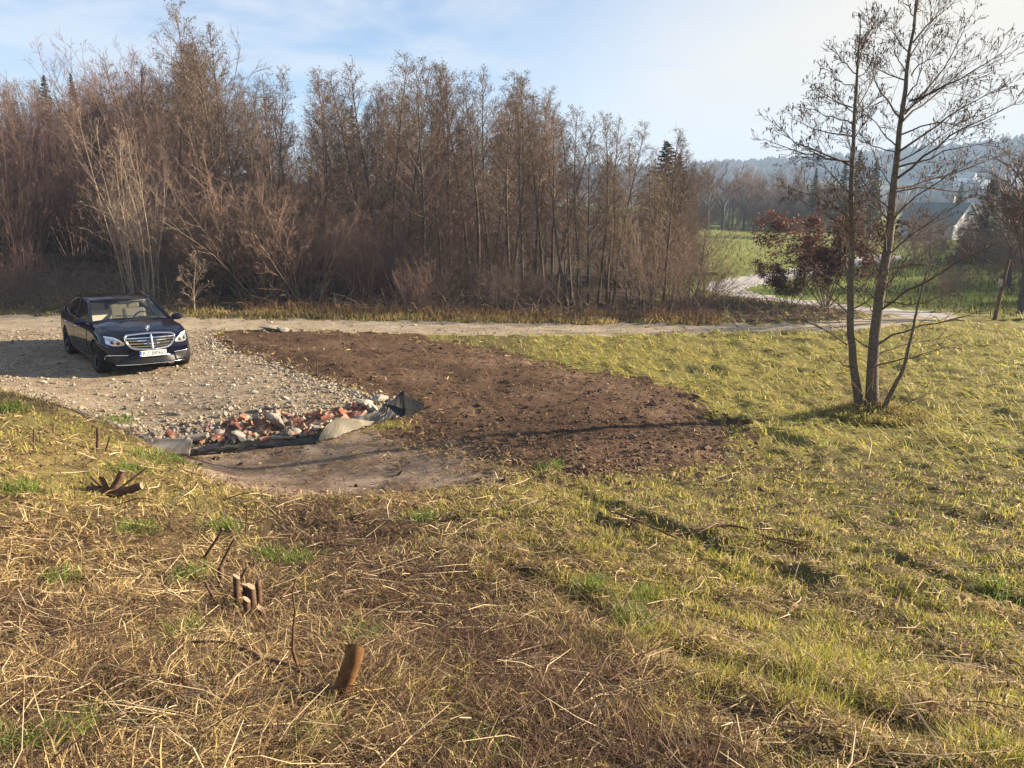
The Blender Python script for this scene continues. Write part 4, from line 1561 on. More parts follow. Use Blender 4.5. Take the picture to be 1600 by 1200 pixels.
ty = raw_mesh('tyre', *lathe([(.225, -.105), (.255, -.122), (.30, -.125), (.325, -.112), (.336, -.08), (.337, 0), (.336, .08), (.325, .112), (.30, .125), (.255, .122), (.225, .105)]), M_TYRE, None, True)
rimm = raw_mesh('rim', *lathe([(.19, -.09), (.232, .10), (.238, .112), (.228, .116), (.215, .10), (.19, .05), (.0, .02)]), M_RIM, None, True)
SV, SF = [], []
for k in range(10):
    a = k * math.pi / 5
    for da in (-.075, .075):
        ca_, sa_ = math.cos(a + da), math.sin(a + da)
        t0 = np.array([-sa_, 0, ca_])
        rd = np.array([ca_, 0, sa_])
        b0 = len(SV)
        for rr_, yy, ww in ((.05, .10, .016), (.222, .108, .011)):
            for dy in (0, -.03):
                for q in (-1, 1):
                    SV.append(rd * rr_ + t0 * ww * q + np.array([0, yy + dy, 0]))
        SF += [(b0 + i for i in f) for f in ((0, 1, 5, 4), (2, 6, 7, 3), (0, 4, 6, 2), (1, 3, 7, 5), (4, 5, 7, 6))]
SF = [tuple(f) for f in SF]
spk = raw_mesh('spokes', SV, SF, M_RIM)
hub = raw_mesh('hub_cap', *lathe([(.036, .08), (.034, .112), (.0, .116)], 16), M_RIM, None, True)
disc = raw_mesh('brake_disc', *lathe([(.17, .0), (.17, .03), (.05, .03)], 24), M_RIM, None, True)
for wx in (0.0, -2.939):
    for s in (-1, 1):
        w = put('wheel', None, car, (wx, .80 * s, .335), (0, random.uniform(0, 1), 0 if s > 0 else math.pi))
        for m_ in (ty, rimm, spk, hub, disc):
            put(m_.name, m_, w)

# ------------------------------------------------------------------ rubble at the yard's edge
def ico(sub):
    bm = bmesh.new()
    bmesh.ops.create_icosphere(bm, subdivisions=sub, radius=1)
    V = np.array([v.co[:] for v in bm.verts])
    F = np.array([[v.index for v in f.verts] for f in bm.faces], np.int32)
    bm.free()
    return V, F


ICO1, ICO1F = ico(1)
ICO2, ICO2F = ico(2)


def rnd_mat(name, cols, rough=0.9, stain=None, scale=9):
    """one colour per object, with a blotchy grain"""
    t = NT(name)
    n = len(cols)
    cr = t.ramp(t.rand(), [((i + 0.5) / n, c) for i, c in enumerate(cols)])
    f = t.noise(scale, 6, 0.65)
    c = t.mix(1.0, cr, t.ramp(f, [(0.3, (.6, .6, .6)), (0.7, (1.25, 1.25, 1.25))]), 'MULTIPLY')
    if stain:
        m = t.math('MULTIPLY', t.math('SUBTRACT', t.noise(scale * 1.4, 4, 0.6), 0.46, True), 6.0, True)
        c = t.mix(m, c, stain)
    return t.done(t.principled(c, rough, 0.2, t.bump(t.noise(scale * 5, 5, 0.7), 0.6, 0.008)))


M_BRICK = rnd_mat('brick', [(.32, .105, .058), (.38, .15, .085), (.26, .09, .06), (.42, .21, .135), (.23, .12, .09)], 0.9, (.36, .30, .24), 6)
M_STONE = rnd_mat('stone', [(.36, .32, .26), (.24, .22, .20), (.42, .37, .29), (.19, .17, .15), (.45, .42, .37), (.33, .26, .18)], 0.9, (.22, .17, .12), 7)
M_CONC = rnd_mat('concrete', [(.40, .37, .31), (.33, .30, .25), (.43, .40, .34)], 0.9, (.22, .17, .12), 4)
M_MEMB = simple('black_membrane', (.016, .016, .018), 0.55, 0.35, 0.4, 5, 0.5, 20)
M_MEMB2 = simple('dusty_membrane', (.20, .18, .135), 0.8, 0.2, 0.35, 5, 0.4, 20)

heap_c = gpt(440, 668)
heap = thing('rubble_heap', 'heap of broken red bricks, stones and concrete lumps along the edge of the gravel yard', 'rubble', (heap_c[0], heap_c[1], hz(*heap_c)))
HEAP_Z = hz(*heap_c)


def brick_mesh(seed, broken):
    r = np.random.default_rng(seed)
    bm = bmesh.new()
    bmesh.ops.create_cube(bm, size=1)
    bmesh.ops.bevel(bm, geom=bm.edges[:], offset=.035, segments=1, affect='EDGES')
    for v in bm.verts:
        v.co += Vector(r.normal(size=3) * .018)
        v.co = Vector((v.co.x * .25, v.co.y * .12, v.co.z * .068))
        if broken and v.co.x > 0:
            v.co.x = v.co.x * broken + .03 * r.normal() * 1.0 + v.co.y * .25
    m_ = bpy.data.meshes.new('brick')
    bm.to_mesh(m_)
    bm.free()
    m_.materials.append(M_BRICK)
    return m_


def stone_mesh(seed, mat, flat=0.7, sub2=False):
    r = np.random.default_rng(seed)
    V, F = (ICO2, ICO2F) if sub2 else (ICO1, ICO1F)
    V = V.copy()
    for _ in range(9):
        nrm = unit(r.normal(size=3))
        d = V @ nrm
        c = r.uniform(.42, .80)
        V = V - nrm * np.maximum(0, d - c)[:, None]
    V = V * r.uniform(.75, 1.2, 3) * np.array([1, 1, flat]) + r.normal(size=V.shape) * .03
    return raw_mesh('stone', V, F, mat)


bricks = [brick_mesh(i, None if i < 3 else [.2, .4, .1, .6][i - 3]) for i in range(7)]
stones = [stone_mesh(20 + i, M_STONE, .75) for i in range(8)]
concs = [stone_mesh(40 + i, M_CONC, .55, True) for i in range(4)]


def heap_put(name, m_, px, py, dz, rot, sc, label=None):
    g = gpt(px, py)
    o = put(name, m_, heap, (g[0] - heap_c[0], g[1] - heap_c[1], hz(*g) + dz - HEAP_Z), rot, sc)
    if label:
        o['label'] = label
    return o


EDGE_T = ([205, 240, 300, 360, 420, 480, 530, 570, 600, 620], [672, 676, 668, 655, 644, 636, 630, 628, 628, 630])
EDGE_B = ([205, 240, 300, 360, 420, 480, 530, 570, 600, 620], [688, 700, 702, 698, 694, 686, 674, 660, 650, 645])
rr = random.Random(3)
nbk = 0
while nbk < 95:
    px = rr.uniform(255, 580)
    t = rr.random()
    if rr.random() > (0.35 if px < 300 else 1.0):
        continue
    lo, hi = np.interp(px, *EDGE_T) + 9, np.interp(px, *EDGE_B) - 2
    py = lo + (hi - lo) * t
    heap_put('brick', rr.choice(bricks), px, py, rr.uniform(.01, .13), (rr.gauss(0, .45), rr.gauss(0, .4), rr.uniform(0, 6.28)), rr.uniform(.7, .95))
    nbk += 1
for i in range(280):
    px = rr.uniform(205, 622)
    lo, hi = np.interp(px, *EDGE_T) - 6, np.interp(px, *EDGE_B)
    py = lo + (hi - lo) * rr.random()
    heap_put('stone', rr.choice(stones), px, py, rr.uniform(-.01, .13), (rr.uniform(0, 6), rr.uniform(0, 6), rr.uniform(0, 6)), rr.choice([.03, .04, .045, .06, .08]) * rr.uniform(.8, 1.2))
for px, py, dz, s, k, lab in ((436, 672, .13, .27, 0, 'large pale concrete lump in the middle of the heap'), (378, 690, .08, .24, 1, 'white chalky lump at the front of the heap'), (572, 640, .14, .24, 2, 'pale boulder at the right end of the heap'),
                              (596, 634, .13, .20, 3, 'beige boulder at the far right end of the heap'), (583, 646, .10, .16, 1, None), (495, 675, .08, .16, 2, None), (465, 683, .08, .15, 3, None), (560, 660, .08, .15, 0, None), (345, 683, .07, .13, 3, None)):
    heap_put('concrete_lump', concs[k], px, py, dz, (rr.gauss(0, .3), rr.gauss(0, .3), rr.uniform(0, 6)), (s, s * .85, s * .8), lab)
sl = bmesh.new()
bmesh.ops.create_cube(sl, size=1, matrix=Matrix.Diagonal((.62, .34, .05, 1)))
bmesh.ops.bevel(sl, geom=sl.edges[:], offset=.008, segments=1, affect='EDGES')
m_ = bpy.data.meshes.new('concrete_slab')
sl.to_mesh(m_)
sl.free()
m_.materials.append(M_CONC)
heap_put('concrete_slab', m_, 262, 708, .09, (.34, .12, .28), (1, 1, 1), 'flat pale concrete slab at the left end of the heap')
heap_put('concrete_slab', m_, 300, 693, .10, (.05, -.08, .2), (.8, .5, 1.2))
heap_put('concrete_slab', m_, 443, 688, .07, (.02, .03, .15), (.62, .25, .7))
for px, py, ax, s in ((430, 516, .3, .55), (441, 517, -.5, .42)):
    g = gpt(px, py)
    o = put('concrete_piece', concs[0], None, (g[0], g[1], hz(*g) + .07), (0, .1, ax), (s, s * .45, s * .35))
    tag(o, 'longer pale concrete piece lying where the yard meets the track' if s > .5 else 'shorter pale concrete piece lying where the yard meets the track', 'concrete')

# black ground membrane sticking out under the rubble
mem = thing('ground_membrane', 'crumpled black ground membrane sticking out from under the rubble, one corner flipped up', 'membrane', (heap_c[0], heap_c[1], HEAP_Z))


def mp(px, py, h):
    g = gpt(px, py)
    return np.array([g[0] - heap_c[0], g[1] - heap_c[1], hz(*g) - HEAP_Z + h])


def sheet(name, A, B, mat, n=24, m=7, amp=.025, seed=0):
    def fn(p):
        return p + amp * np.array([pn(p[0] * 5, p[2] * 5 + p[1] * 4, seed), pn(p[0] * 5, p[1] * 5, seed + 1), pn(p[0] * 4, p[1] * 7, seed + 2)]).ravel()
    o = ruled(name, [mp(*a) for a in A], [mp(*b) for b in B], mat, mem, n, m, fn, 0, smooth_f=False)
    s = o.modifiers.new('s', 'SOLIDIFY')
    s.thickness = .008
    return o


sheet('sheet', [(262, 717, .0), (300, 713, .02), (345, 708, .0), (372, 709, -.01), (400, 702, .02), (440, 699, .02), (500, 692, .01)],
      [(300, 708, .05), (330, 703, .08), (360, 701, .05), (385, 699, .09), (410, 697, .06), (450, 692, .07), (505, 685, .08)], M_MEMB, 44, 7, .035, 5)
sheet('raised_flap', [(494, 693, .02), (520, 688, .04), (548, 678, .05), (578, 668, .05)], [(512, 684, .22), (528, 677, .26), (552, 672, .20), (585, 664, .10)], M_MEMB2, 16, 6, .03, 8)
sheet('sheet', [(532, 676, .13), (560, 672, .05), (590, 664, .05), (612, 658, .03), (634, 654, .06)], [(545, 668, .15), (566, 664, .17), (592, 655, .18), (616, 648, .30), (633, 646, .44)], M_MEMB, 22, 6, .04, 12)
sheet('folded_corner', [(632, 652, .42), (634, 656, .03)], [(664, 651, .24), (662, 652, .14)], M_MEMB, 6, 6, .012, 15)


# ------------------------------------------------------------------ loose gravel, clods of soil
def scatter_polar(n, r0, r1, half=44, mixlog=0.5):
    """more points where the ground shows larger"""
    a = np.radians(rng.uniform(-half, half, n))
    u = rng.random(n)
    rd1 = 1 / (1 / r0 + (1 / r1 - 1 / r0) * u)
    rd2 = np.exp(math.log(r0) + (math.log(r1) - math.log(r0)) * u)
    rd = np.where(rng.random(n) < mixlog, rd2, rd1)
    return rd * np.sin(a), rd * np.cos(a)


def lumps(name, x, y, s, flat, cols, mat, sink=0.35, base_v=ICO1, base_f=ICO1F):
    n = len(x)
    z = H(x, y)
    V = base_v[None] * rng.uniform(.6, 1.25, (n, 1, 3)) + rng.normal(size=(n, len(base_v), 3)) * .13
    ca, sa = np.cos(rng.uniform(0, 6.28, n)), np.sin(rng.uniform(0, 6.28, n))
    tl = rng.normal(size=(n, 1)) * .35
    X = V[..., 0] * ca[:, None] - V[..., 1] * sa[:, None]
    Y = V[..., 0] * sa[:, None] + V[..., 1] * ca[:, None]
    Z = V[..., 2] * flat + X * tl
    P = np.stack([x[:, None] + X * s[:, None], y[:, None] + Y * s[:, None], z[:, None] + (Z + flat - sink) * s[:, None]], -1).reshape(-1, 3)
    F = (np.arange(n)[:, None, None] * len(base_v) + base_f[None]).reshape(-1, 3).astype(np.int32)
    return raw_mesh(name, P, F, mat, np.repeat(cols, len(base_v), 0))


t_ = NT('loose_stone')
M_PEB = t_.done(t_.principled(t_.mix(1.0, t_.attr(), t_.ramp(t_.noise(30, 4, .6), [(.3, (.7, .7, .7)), (.7, (1.2, 1.2, 1.2))]), 'MULTIPLY'), .9, .2))
OCT = np.array([(1, 0, 0), (-1, 0, 0), (0, 1, 0), (0, -1, 0), (0, 0, 1), (0, 0, -1)], float)
OCTF = np.array([(0, 2, 4), (2, 1, 4), (1, 3, 4), (3, 0, 4), (2, 0, 5), (1, 2, 5), (3, 1, 5), (0, 3, 5)], np.int32)
PAL_ST = np.array([(.38, .32, .23), (.27, .23, .18), (.44, .38, .29), (.19, .16, .13), (.35, .27, .18), (.46, .41, .33)])
HEAPL = poly([(230, 680), (300, 675), (400, 660), (500, 640), (600, 625)])
x, y = scatter_polar(200000, 9, 26, 42, 0.5)
rg = region(x, y)
edge = np.minimum(sdist(x, y, SOIL), 3) + np.where(rg == 1, 0, 3)
carp = np.hypot(x - CAR_LOC[0], (y - CAR_LOC[1]))
pat = fbm(x * 0.55, y * 1.5, 0.8, 3, 71)
keep = ((rg == 1) & (rng.random(len(x)) < np.clip(.22 + .7 * np.exp(-edge / .35) + .45 * smooth(17.0, 18.5, y) + .65 * smooth(.0, .3, pat) + .4 * np.exp(-((sdist(x, y, HEAPL, False)) / .6) ** 2), 0, 1))) | ((rg == 4) & (rng.random(len(x)) < .16)) | ((rg == 2) & (sdist(x, y, YARD) < .3) & (rng.random(len(x)) < .3))
x, y, edge = x[keep][:30000], y[keep][:30000], edge[keep][:30000]
s = np.exp(rng.normal(math.log(.0165), .48, len(x))) * (1 + .7 * np.exp(-edge / .3))
s = np.clip(s, .007, .06)
tag(put('gravel_stones', lumps('gravel_stones', x, y, s, .62, PAL_ST[rng.integers(0, 6, len(x))] * rng.uniform(.7, 1.05, (len(x), 1)), M_PEB, .35, OCT, OCTF)), 'loose crushed stones strewn over the yard and track', None, None, 'stuff')
x, y = scatter_polar(90000, 8, 21, 40, 0.5)
rg = region(x, y)
keep = (rg == 2) | ((rg == 0) & (y < 20) & (rng.random(len(x)) < .35 * np.exp(-sdist(x, y, SOIL) / .4))) | ((rg == 3) & (rng.random(len(x)) < .06 + .4 * np.exp(-sdist(x, y, MUD) / .25)))
x, y = x[keep][:15000], y[keep][:15000]
s = np.clip(np.exp(rng.normal(math.log(.013), .6, len(x))), .006, .085)
cc = np.array((.105, .064, .040)) * rng.uniform(.5, 1.6, (len(x), 1))
tag(put('soil_clods', lumps('soil_clods', x, y, s, .6, cc, M_PEB, .45, OCT, OCTF)), 'crumbly dark clods on the dug soil', None, None, 'stuff')


# ------------------------------------------------------------------ the foreground tree
TD = 13.0
tb = TB0
TD = tb[1]
tz = hz(*tb)
M_FBARK = bark('alder_bark_near', (.065, .053, .038), (.21, .17, .125), None, 22)
M_FTWIG = bark('alder_twig_near', (.060, .045, .034), (.15, .105, .075))
M_CATK = simple('catkin', (.085, .050, .032), 0.8, 0.2, 0.3, 40)
ft = thing('alder_tree', 'bare foreground alder with two main trunks, hanging catkins and dead grass at its foot', 'tree', (tb[0], tb[1], tz))
TO = np.array([tb[0], tb[1], tz])
fr_ = np.random.default_rng(77)


def tpt(px, py, dd=0.0):
    return at(px, py, TD + dd) - TO


def curve3(L, d0, d1, n):
    pts = np.array([tpt(px, py, d0 + (d1 - d0) * i / (len(L) - 1)) for i, (px, py) in enumerate(L)])
    return resample(chaikin(pts, 2), n)


PXM = TD / F_PX
trunks = [('trunk', [(1364, 652), (1363, 600), (1364, 560), (1372, 480), (1385, 400), (1395, 320), (1403, 230), (1415, 130), (1425, 50), (1432, 0), (1444, -90)], [12, 8.8, 8.0, 7.3, 6.6, 5.6, 4.3, 3.2, 2.3, 1.8, 0.9], 0.0, 0.1),
          ('trunk', [(1345, 650), (1338, 600), (1331, 550), (1328, 500), (1331, 400), (1330, 300), (1335, 180), (1345, 25)], [8, 6.0, 5.0, 4.4, 3.6, 2.8, 2.0, 0.6], 0.1, -0.3),
          ('side_stem', [(1378, 650), (1392, 612), (1412, 580), (1425, 520), (1440, 450), (1462, 385)], [5, 3.4, 2.6, 1.9, 1.3, 0.6], -0.2, -0.8)]
tcur = []
for nm, L, wd, d0, d1 in trunks:
    sk = Skel()
    c = curve3(L, d0, d1, 26)
    tcur.append(c)
    rd = np.interp(np.linspace(0, 1, 26), np.linspace(0, 1, len(wd)), wd) * PXM
    c = c + fr_.normal(size=c.shape) * .006
    sk.add(c, rd, 10)
    put(nm, raw_mesh(nm, *sk.mesh(), M_FBARK, None, True), ft)
BR = [[(1406, 236), (1456, 200), (1508, 163), (1571, 134)], [(1411, 189), (1445, 157), (1484, 131), (1540, 76)], [(1414, 178), (1442, 147), (1474, 110), (1495, 71), (1516, 26)], [(1421, 158), (1469, 142), (1521, 113), (1584, 66)],
      [(1427, 66), (1455, 31), (1492, 3), (1510, -30)], [(1424, 118), (1453, 87), (1477, 58)], [(1403, 278), (1456, 234), (1508, 200), (1597, 158)], [(1400, 294), (1463, 278), (1519, 260), (1590, 236)],
      [(1395, 345), (1429, 306), (1482, 274), (1519, 253)], [(1390, 397), (1429, 361), (1469, 337), (1508, 313)], [(1377, 484), (1416, 455), (1469, 429), (1534, 390), (1574, 371)], [(1374, 537), (1416, 513), (1482, 500), (1553, 484)],
      [(1373, 552), (1414, 539), (1470, 528)], [(1373, 570), (1425, 557), (1492, 539)], [(1374, 403), (1337, 371), (1300, 350)], [(1390, 327), (1350, 292), (1337, 266)], [(1380, 387), (1337, 319)], [(1403, 231), (1364, 189), (1340, 158)],
      [(1411, 189), (1374, 139), (1359, 100), (1351, 66)], [(1416, 113), (1400, 79), (1395, 63)], [(1429, 26), (1411, 0), (1404, -25)], [(1403, 241), (1348, 223), (1335, 205)], [(1369, 471), (1353, 445), (1327, 429), (1303, 421)],
      [(1364, 487), (1337, 453)], [(1366, 550), (1327, 523), (1301, 508)], [(1332, 168), (1298, 157), (1269, 131)], [(1332, 194), (1285, 181), (1252, 160)], [(1331, 213), (1285, 205), (1235, 184)], [(1327, 252), (1280, 241), (1232, 215), (1206, 186)],
      [(1327, 258), (1259, 237), (1219, 231), (1194, 213)], [(1337, 115), (1316, 94), (1302, 73)], [(1337, 139), (1311, 126), (1293, 108)], [(1330, 340), (1285, 313), (1225, 285)], [(1330, 366), (1282, 327), (1240, 312)], [(1330, 403), (1298, 387), (1246, 382)],
      [(1327, 455), (1285, 429), (1214, 397)], [(1327, 492), (1295, 460), (1251, 437)], [(1324, 539), (1272, 505), (1214, 481)], [(1330, 575), (1299, 559), (1290, 556)], [(1337, 92), (1358, 52), (1361, 31)], [(1337, 126), (1361, 102), (1372, 90)],
      [(1332, 200), (1352, 172), (1372, 150)], [(1418, 150), (1436, 122), (1440, 90), (1452, 60)], [(1398, 300), (1440, 292), (1500, 300), (1540, 296)], [(1386, 420), (1430, 410), (1480, 420), (1530, 436)], [(1376, 470), (1420, 480), (1452, 470), (1490, 452)],
      [(1409, 210), (1440, 196), (1480, 190), (1530, 196)], [(1400, 262), (1440, 252), (1490, 232), (1548, 224)], [(1392, 640), (1420, 632), (1440, 615), (1455, 612)]]
cr, tips = Skel(), []
for L in BR:
    ln = math.hypot(L[-1][0] - L[0][0], L[-1][1] - L[0][1]) * PXM
    dd = fr_.uniform(-.75, .75) * ln
    pts = curve3(L, 0, dd, 9) + np.r_[np.zeros((1, 3)), fr_.normal(size=(8, 3)) * .015]
    r0 = .0065 + .0068 * ln
    cr.add(pts, np.linspace(r0, .0035, 9), 5)
    up = L[-1][1] < 330
    nt_ = int(4 + ln * (4.5 if up else 3.8))
    for k in range(nt_):
        s = fr_.uniform(.15, .99)
        q, d = lerp_pt(pts, s)
        twig_up(fr_, cr, tips if up else [], q, rand_dir(fr_, d, .35, .8), ln * .30 * (1.15 - s) + .12, .0048, 3 if up else 2, 2 if up else 1, (.35, .9), .35, .4)
# a back and a front layer of branches the trunk carries on its other sides
for c, lo, n_, hs in ((tcur[0], .25, 15, 1.0), (tcur[1], .3, 14, .7)):
    for k in range(n_):
        t = lo + (.985 - lo) * (k + fr_.random()) / n_
        q, d = lerp_pt(c, t)
        az = math.pi / 2 * (1 if k % 2 else -1) + fr_.normal() * .6
        el = fr_.uniform(.35, .8)
        ln = hs * 2.0 * (1.05 - t) + .3
        pts, _ = grow(fr_, q, (math.cos(az) * math.cos(el), math.sin(az) * math.cos(el), math.sin(el)), ln, 7, .3, .06)
        cr.add(pts, np.linspace(.007 + .006 * ln, .0035, 7), 4)
        for j in range(int(4 + ln * 5)):
            s = fr_.uniform(.15, .99)
            q2, d2 = lerp_pt(pts, s)
            twig_up(fr_, cr, tips, q2, rand_dir(fr_, d2, .35, .8), ln * .3 * (1.15 - s) + .12, .0045, 3, 2, (.35, .9), .35, .4)
put('branches', raw_mesh('branches', *cr.mesh(), M_FTWIG, None, True), ft)
tips = np.array(tips)
sel = tips[fr_.choice(len(tips), min(len(tips), 1700), False)]
sel = sel[sel[:, 2] > 1.9]
ck = Skel()
for p in sel:
    if fr_.random() < .55:
        a = fr_.normal(size=3) * .006
        L_ = fr_.uniform(.04, .075)
        ck.add([p, p + a - (0, 0, .012), p + a - (0, 0, L_ * .6), p + a * 1.5 - (0, 0, L_)], [.003, .0085, .0080, .003], 4)
    else:
        for k in range(fr_.integers(1, 3)):
            q = p + fr_.normal(size=3) * .015
            ck.add([q + (0, 0, .010), q, q - (0, 0, .014)], [.003, .011, .003], 4)
put('catkins', raw_mesh('catkins', *ck.mesh(), M_CATK, None, True), ft)
# dry leaves caught in the crotch and the shoots round the foot
sk = Skel()
for k in range(46):
    a = fr_.uniform(0, 6.28)
    p = np.array([math.cos(a) * .32, math.sin(a) * .25, .0]) * fr_.uniform(.2, 1.1)
    pts, _ = grow(fr_, p, rand_dir(fr_, np.array([0, 0, 1.0]), .05, .7), fr_.uniform(.4, 1.3), 5, 0, .12)
    sk.add(pts, np.linspace(.006, .003, 5), 3)
put('basal_shoots', raw_mesh('basal_shoots', *sk.mesh(), M_TANTWIG, None, True), ft)

# ------------------------------------------------------------------ grass, straw, stalks
def blades(x, y, z, az, L, w, p1, p2, col):
    """each blade: two segments that taper to a tip"""
    n = len(x)
    P0 = np.stack([x, y, z], -1)
    hd = np.stack([np.cos(az), np.sin(az), np.zeros(n)], -1)
    sd = np.stack([-np.sin(az), np.cos(az), np.zeros(n)], -1)
    sd = sd + np.stack([np.zeros(n), np.zeros(n), rng.normal(size=n) * .5], -1)
    up = np.array([0, 0, 1.0])
    P1 = P0 + (hd * np.cos(p1)[:, None] + up * np.sin(p1)[:, None]) * (L * .5)[:, None]
    P2 = P1 + (hd * np.cos(p2)[:, None] + up * np.sin(p2)[:, None]) * (L * .5)[:, None]
    W = sd * (w * .5)[:, None]
    V = np.stack([P0 - W, P0 + W, P1 + W * .8, P1 - W * .8, P2], 1).reshape(-1, 3)
    b = np.arange(n, dtype=np.int32)[:, None] * 5
    Q = b + np.array([[0, 1, 2, 3]], np.int32)
    T = b + np.array([[3, 2, 4]], np.int32)
    c = np.repeat(col, 5, 0)
    return V, Q, T, c


def blade_obj(name, sets, mat, label):
    Vs, Qs, Ts, Cs, off = [], [], [], [], 0
    for V, Q, T, c in sets:
        Vs.append(V)
        Qs.append(Q + off)
        Ts.append(T + off)
        Cs.append(c)
        off += len(V)
    me = raw_mesh(name, np.concatenate(Vs), [np.concatenate(Qs), np.concatenate(Ts)], mat, np.concatenate(Cs))
    return tag(put(name, me), label, None, None, 'stuff')


M_BLADE = leafy('grass_blade', None, 0.45, 0.55)
N = 575000
x, y = scatter_polar(N, 1.35, 30, 47, 0.35)
rg = region(x, y)
pr = np.select([rg == 0, rg == 1, rg == 2, rg == 3], [1.0, .012, .05, .07], 0.0)
trk = sdist(x, y, TRACK)
pr = np.where((rg == 4), .02, pr)
tuft = fbm(x, y, 4.5, 2, 51)
pr = pr * np.clip(.7 + 1.3 * tuft, .06, 1)
wood = (y > 23.4) & (x < 5)
pr = pr * np.where((rg == 0) & (y < 12), np.clip(.95 + 1.6 * fbm(x, y, 1.25, 3, 52), .12, 1), 1)
soil_in = sdist(x, y, SOIL)
pr = np.where((rg == 2) | (rg == 3), pr + .45 * np.exp(-soil_in / .35), pr)
keep = rng.random(N) < np.where(wood, pr * .3, pr)
x, y, rg, tuft = x[keep], y[keep], rg[keep], tuft[keep]
n = len(x)
z = H(x, y, rg)
d = np.hypot(x, y)
g, gold = veg(x, y)
isg = (rng.random(n) < g) & (rg == 0)
longg = isg & (rng.random(n) < gold)
w = np.maximum(.0032, np.where(y + .45 * (x - 6) > 9, .00090, .00108) * d) * rng.uniform(.6, 1.3, n)
flow = 2.6 + 1.6 * fbm(x, y, .35, 2, 55) + rng.normal(size=n) * .95
az = np.where(longg, flow, rng.uniform(0, 6.283, n))
azs = 2.9 + 3.0 * fbm(x, y, .9, 2, 57) + rng.normal(size=n) * .8 + math.pi * (rng.random(n) < .5)
az = np.where(~isg, azs, az)
longg &= (x > .5)
L = np.where(isg, np.where(longg, rng.uniform(.12, .32, n), rng.uniform(.05, .13, n)), rng.uniform(.04, .19, n))
L = np.where((~isg) & (x > .6), L * .6, L)
L = L * (1 + .25 * smooth(8, 20, d)) * np.where(isg, np.clip(.8 + 1.3 * fbm(x, y, 2.2, 3, 53), .35, 1.9), 1)
p1 = np.where(isg, np.where(longg, rng.normal(.55, .25, n), rng.normal(.9, .35, n)), rng.normal(.18, .30, n) + .5 * (rng.random(n) < .12))
p2 = np.where(isg, np.where(longg, rng.normal(-.05, .45, n), rng.normal(.55, .45, n)), rng.normal(-.02, .22, n))
z = z + np.where(isg, -.005, rng.random(n) * .035)
gpal = longg | (isg & (rng.random(n) < gold * .7))
col = np.where(gpal[:, None], PAL_GOLD[rng.integers(0, 5, n)], np.where(isg[:, None], PAL_GREEN[rng.integers(0, 4, n)], PAL_STRAW[rng.integers(0, 6, n)]))
# dead stems among the grass
mixd = isg & (rng.random(n) < np.where(longg, .14, .27))
col[mixd] = PAL_STRAW[rng.integers(0, 6, mixd.sum())]
brn = fbm(x, y, .8, 3, 59)
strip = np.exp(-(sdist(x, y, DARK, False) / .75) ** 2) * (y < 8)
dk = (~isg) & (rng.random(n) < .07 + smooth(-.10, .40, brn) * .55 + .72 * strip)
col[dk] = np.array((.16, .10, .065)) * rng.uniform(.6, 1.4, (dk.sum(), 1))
col = col * rng.uniform(.75, 1.2, (n, 1))
sets_g, sets_s = [], []
for m, L_ in ((isg, sets_g), (~isg, sets_s)):
    L_.append(blades(x[m], y[m], z[m], az[m], L[m], w[m], p1[m], p2[m], col[m]))
# short broad bits of rotted leaf and chaff matted between them
x, y = scatter_polar(95000, 1.35, 12, 43, 0.3)
rg2 = region(x, y)
g2, _ = veg(x, y)
keep = (rg2 == 0) & (rng.random(len(x)) < 1 - .6 * g2)
x, y = x[keep], y[keep]
n = len(x)
d2 = np.hypot(x, y)
cc = np.where(rng.random(n)[:, None] < .45, np.array((.15, .095, .065)), PAL_STRAW[rng.integers(0, 6, n)] * 1.0) * rng.uniform(.7, 1.3, (n, 1))
sets_s.append(blades(x, y, H(x, y) + rng.random(n) * .012, rng.uniform(0, 6.28, n), rng.uniform(.025, .09, n), np.maximum(.006, .0018 * d2) * rng.uniform(.6, 1.4, n), rng.normal(.1, .3, n), rng.normal(0, .3, n), cc))
# green tufts that have started again between the straw
tc = np.array([gpt(*p) for p in [(38, 772), (15, 640), (205, 735), (240, 720), (220, 838), (350, 830), (300, 905), (420, 872), (455, 880), (285, 1000), (60, 1180), (115, 1165), (180, 660), (500, 1170), (570, 1010), (660, 810), (480, 885), (100, 905), (740, 1190), (860, 735), (990, 975), (1010, 935), (930, 925), (1545, 925), (1560, 940), (270, 720)]])
k = 140
tx = (tc[:, None, 0] + rng.normal(size=(len(tc), k)) * .055 * np.maximum(1, tc[:, None, 1] / 4)).ravel()
ty_ = (tc[:, None, 1] + rng.normal(size=(len(tc), k)) * .075 * np.maximum(1, tc[:, None, 1] / 4)).ravel()
n = len(tx)
dd_ = np.hypot(tx, ty_)
sets_g.append(blades(tx, ty_, H(tx, ty_), rng.uniform(0, 6.28, n), rng.uniform(.06, .17, n), np.maximum(.0036, .0012 * dd_), rng.normal(1.0, .3, n), rng.normal(.5, .4, n), np.array((.15, .22, .04)) * rng.uniform(.6, 1.4, (n, 1))))
# long dead grass heaped round the foreground tree
n = 4200
a = rng.uniform(0, 6.28, n)
rr_ = .75 * np.sqrt(rng.random(n))
tx, ty_ = tb[0] + rr_ * np.cos(a) * 1.15, tb[1] + rr_ * np.sin(a)
sets_s.append(blades(tx, ty_, H(tx, ty_) + .18 * np.exp(-(rr_ / .36) ** 2), a + rng.normal(size=n) * .6, rng.uniform(.14, .36, n), rng.uniform(.010, .016, n), rng.normal(.75, .35, n), rng.normal(-.45, .35, n),
                     np.where(rng.random(n)[:, None] < .5, PAL_STRAW[rng.integers(0, 6, n)] * .8, PAL_GOLD[rng.integers(0, 5, n)] * .8)))
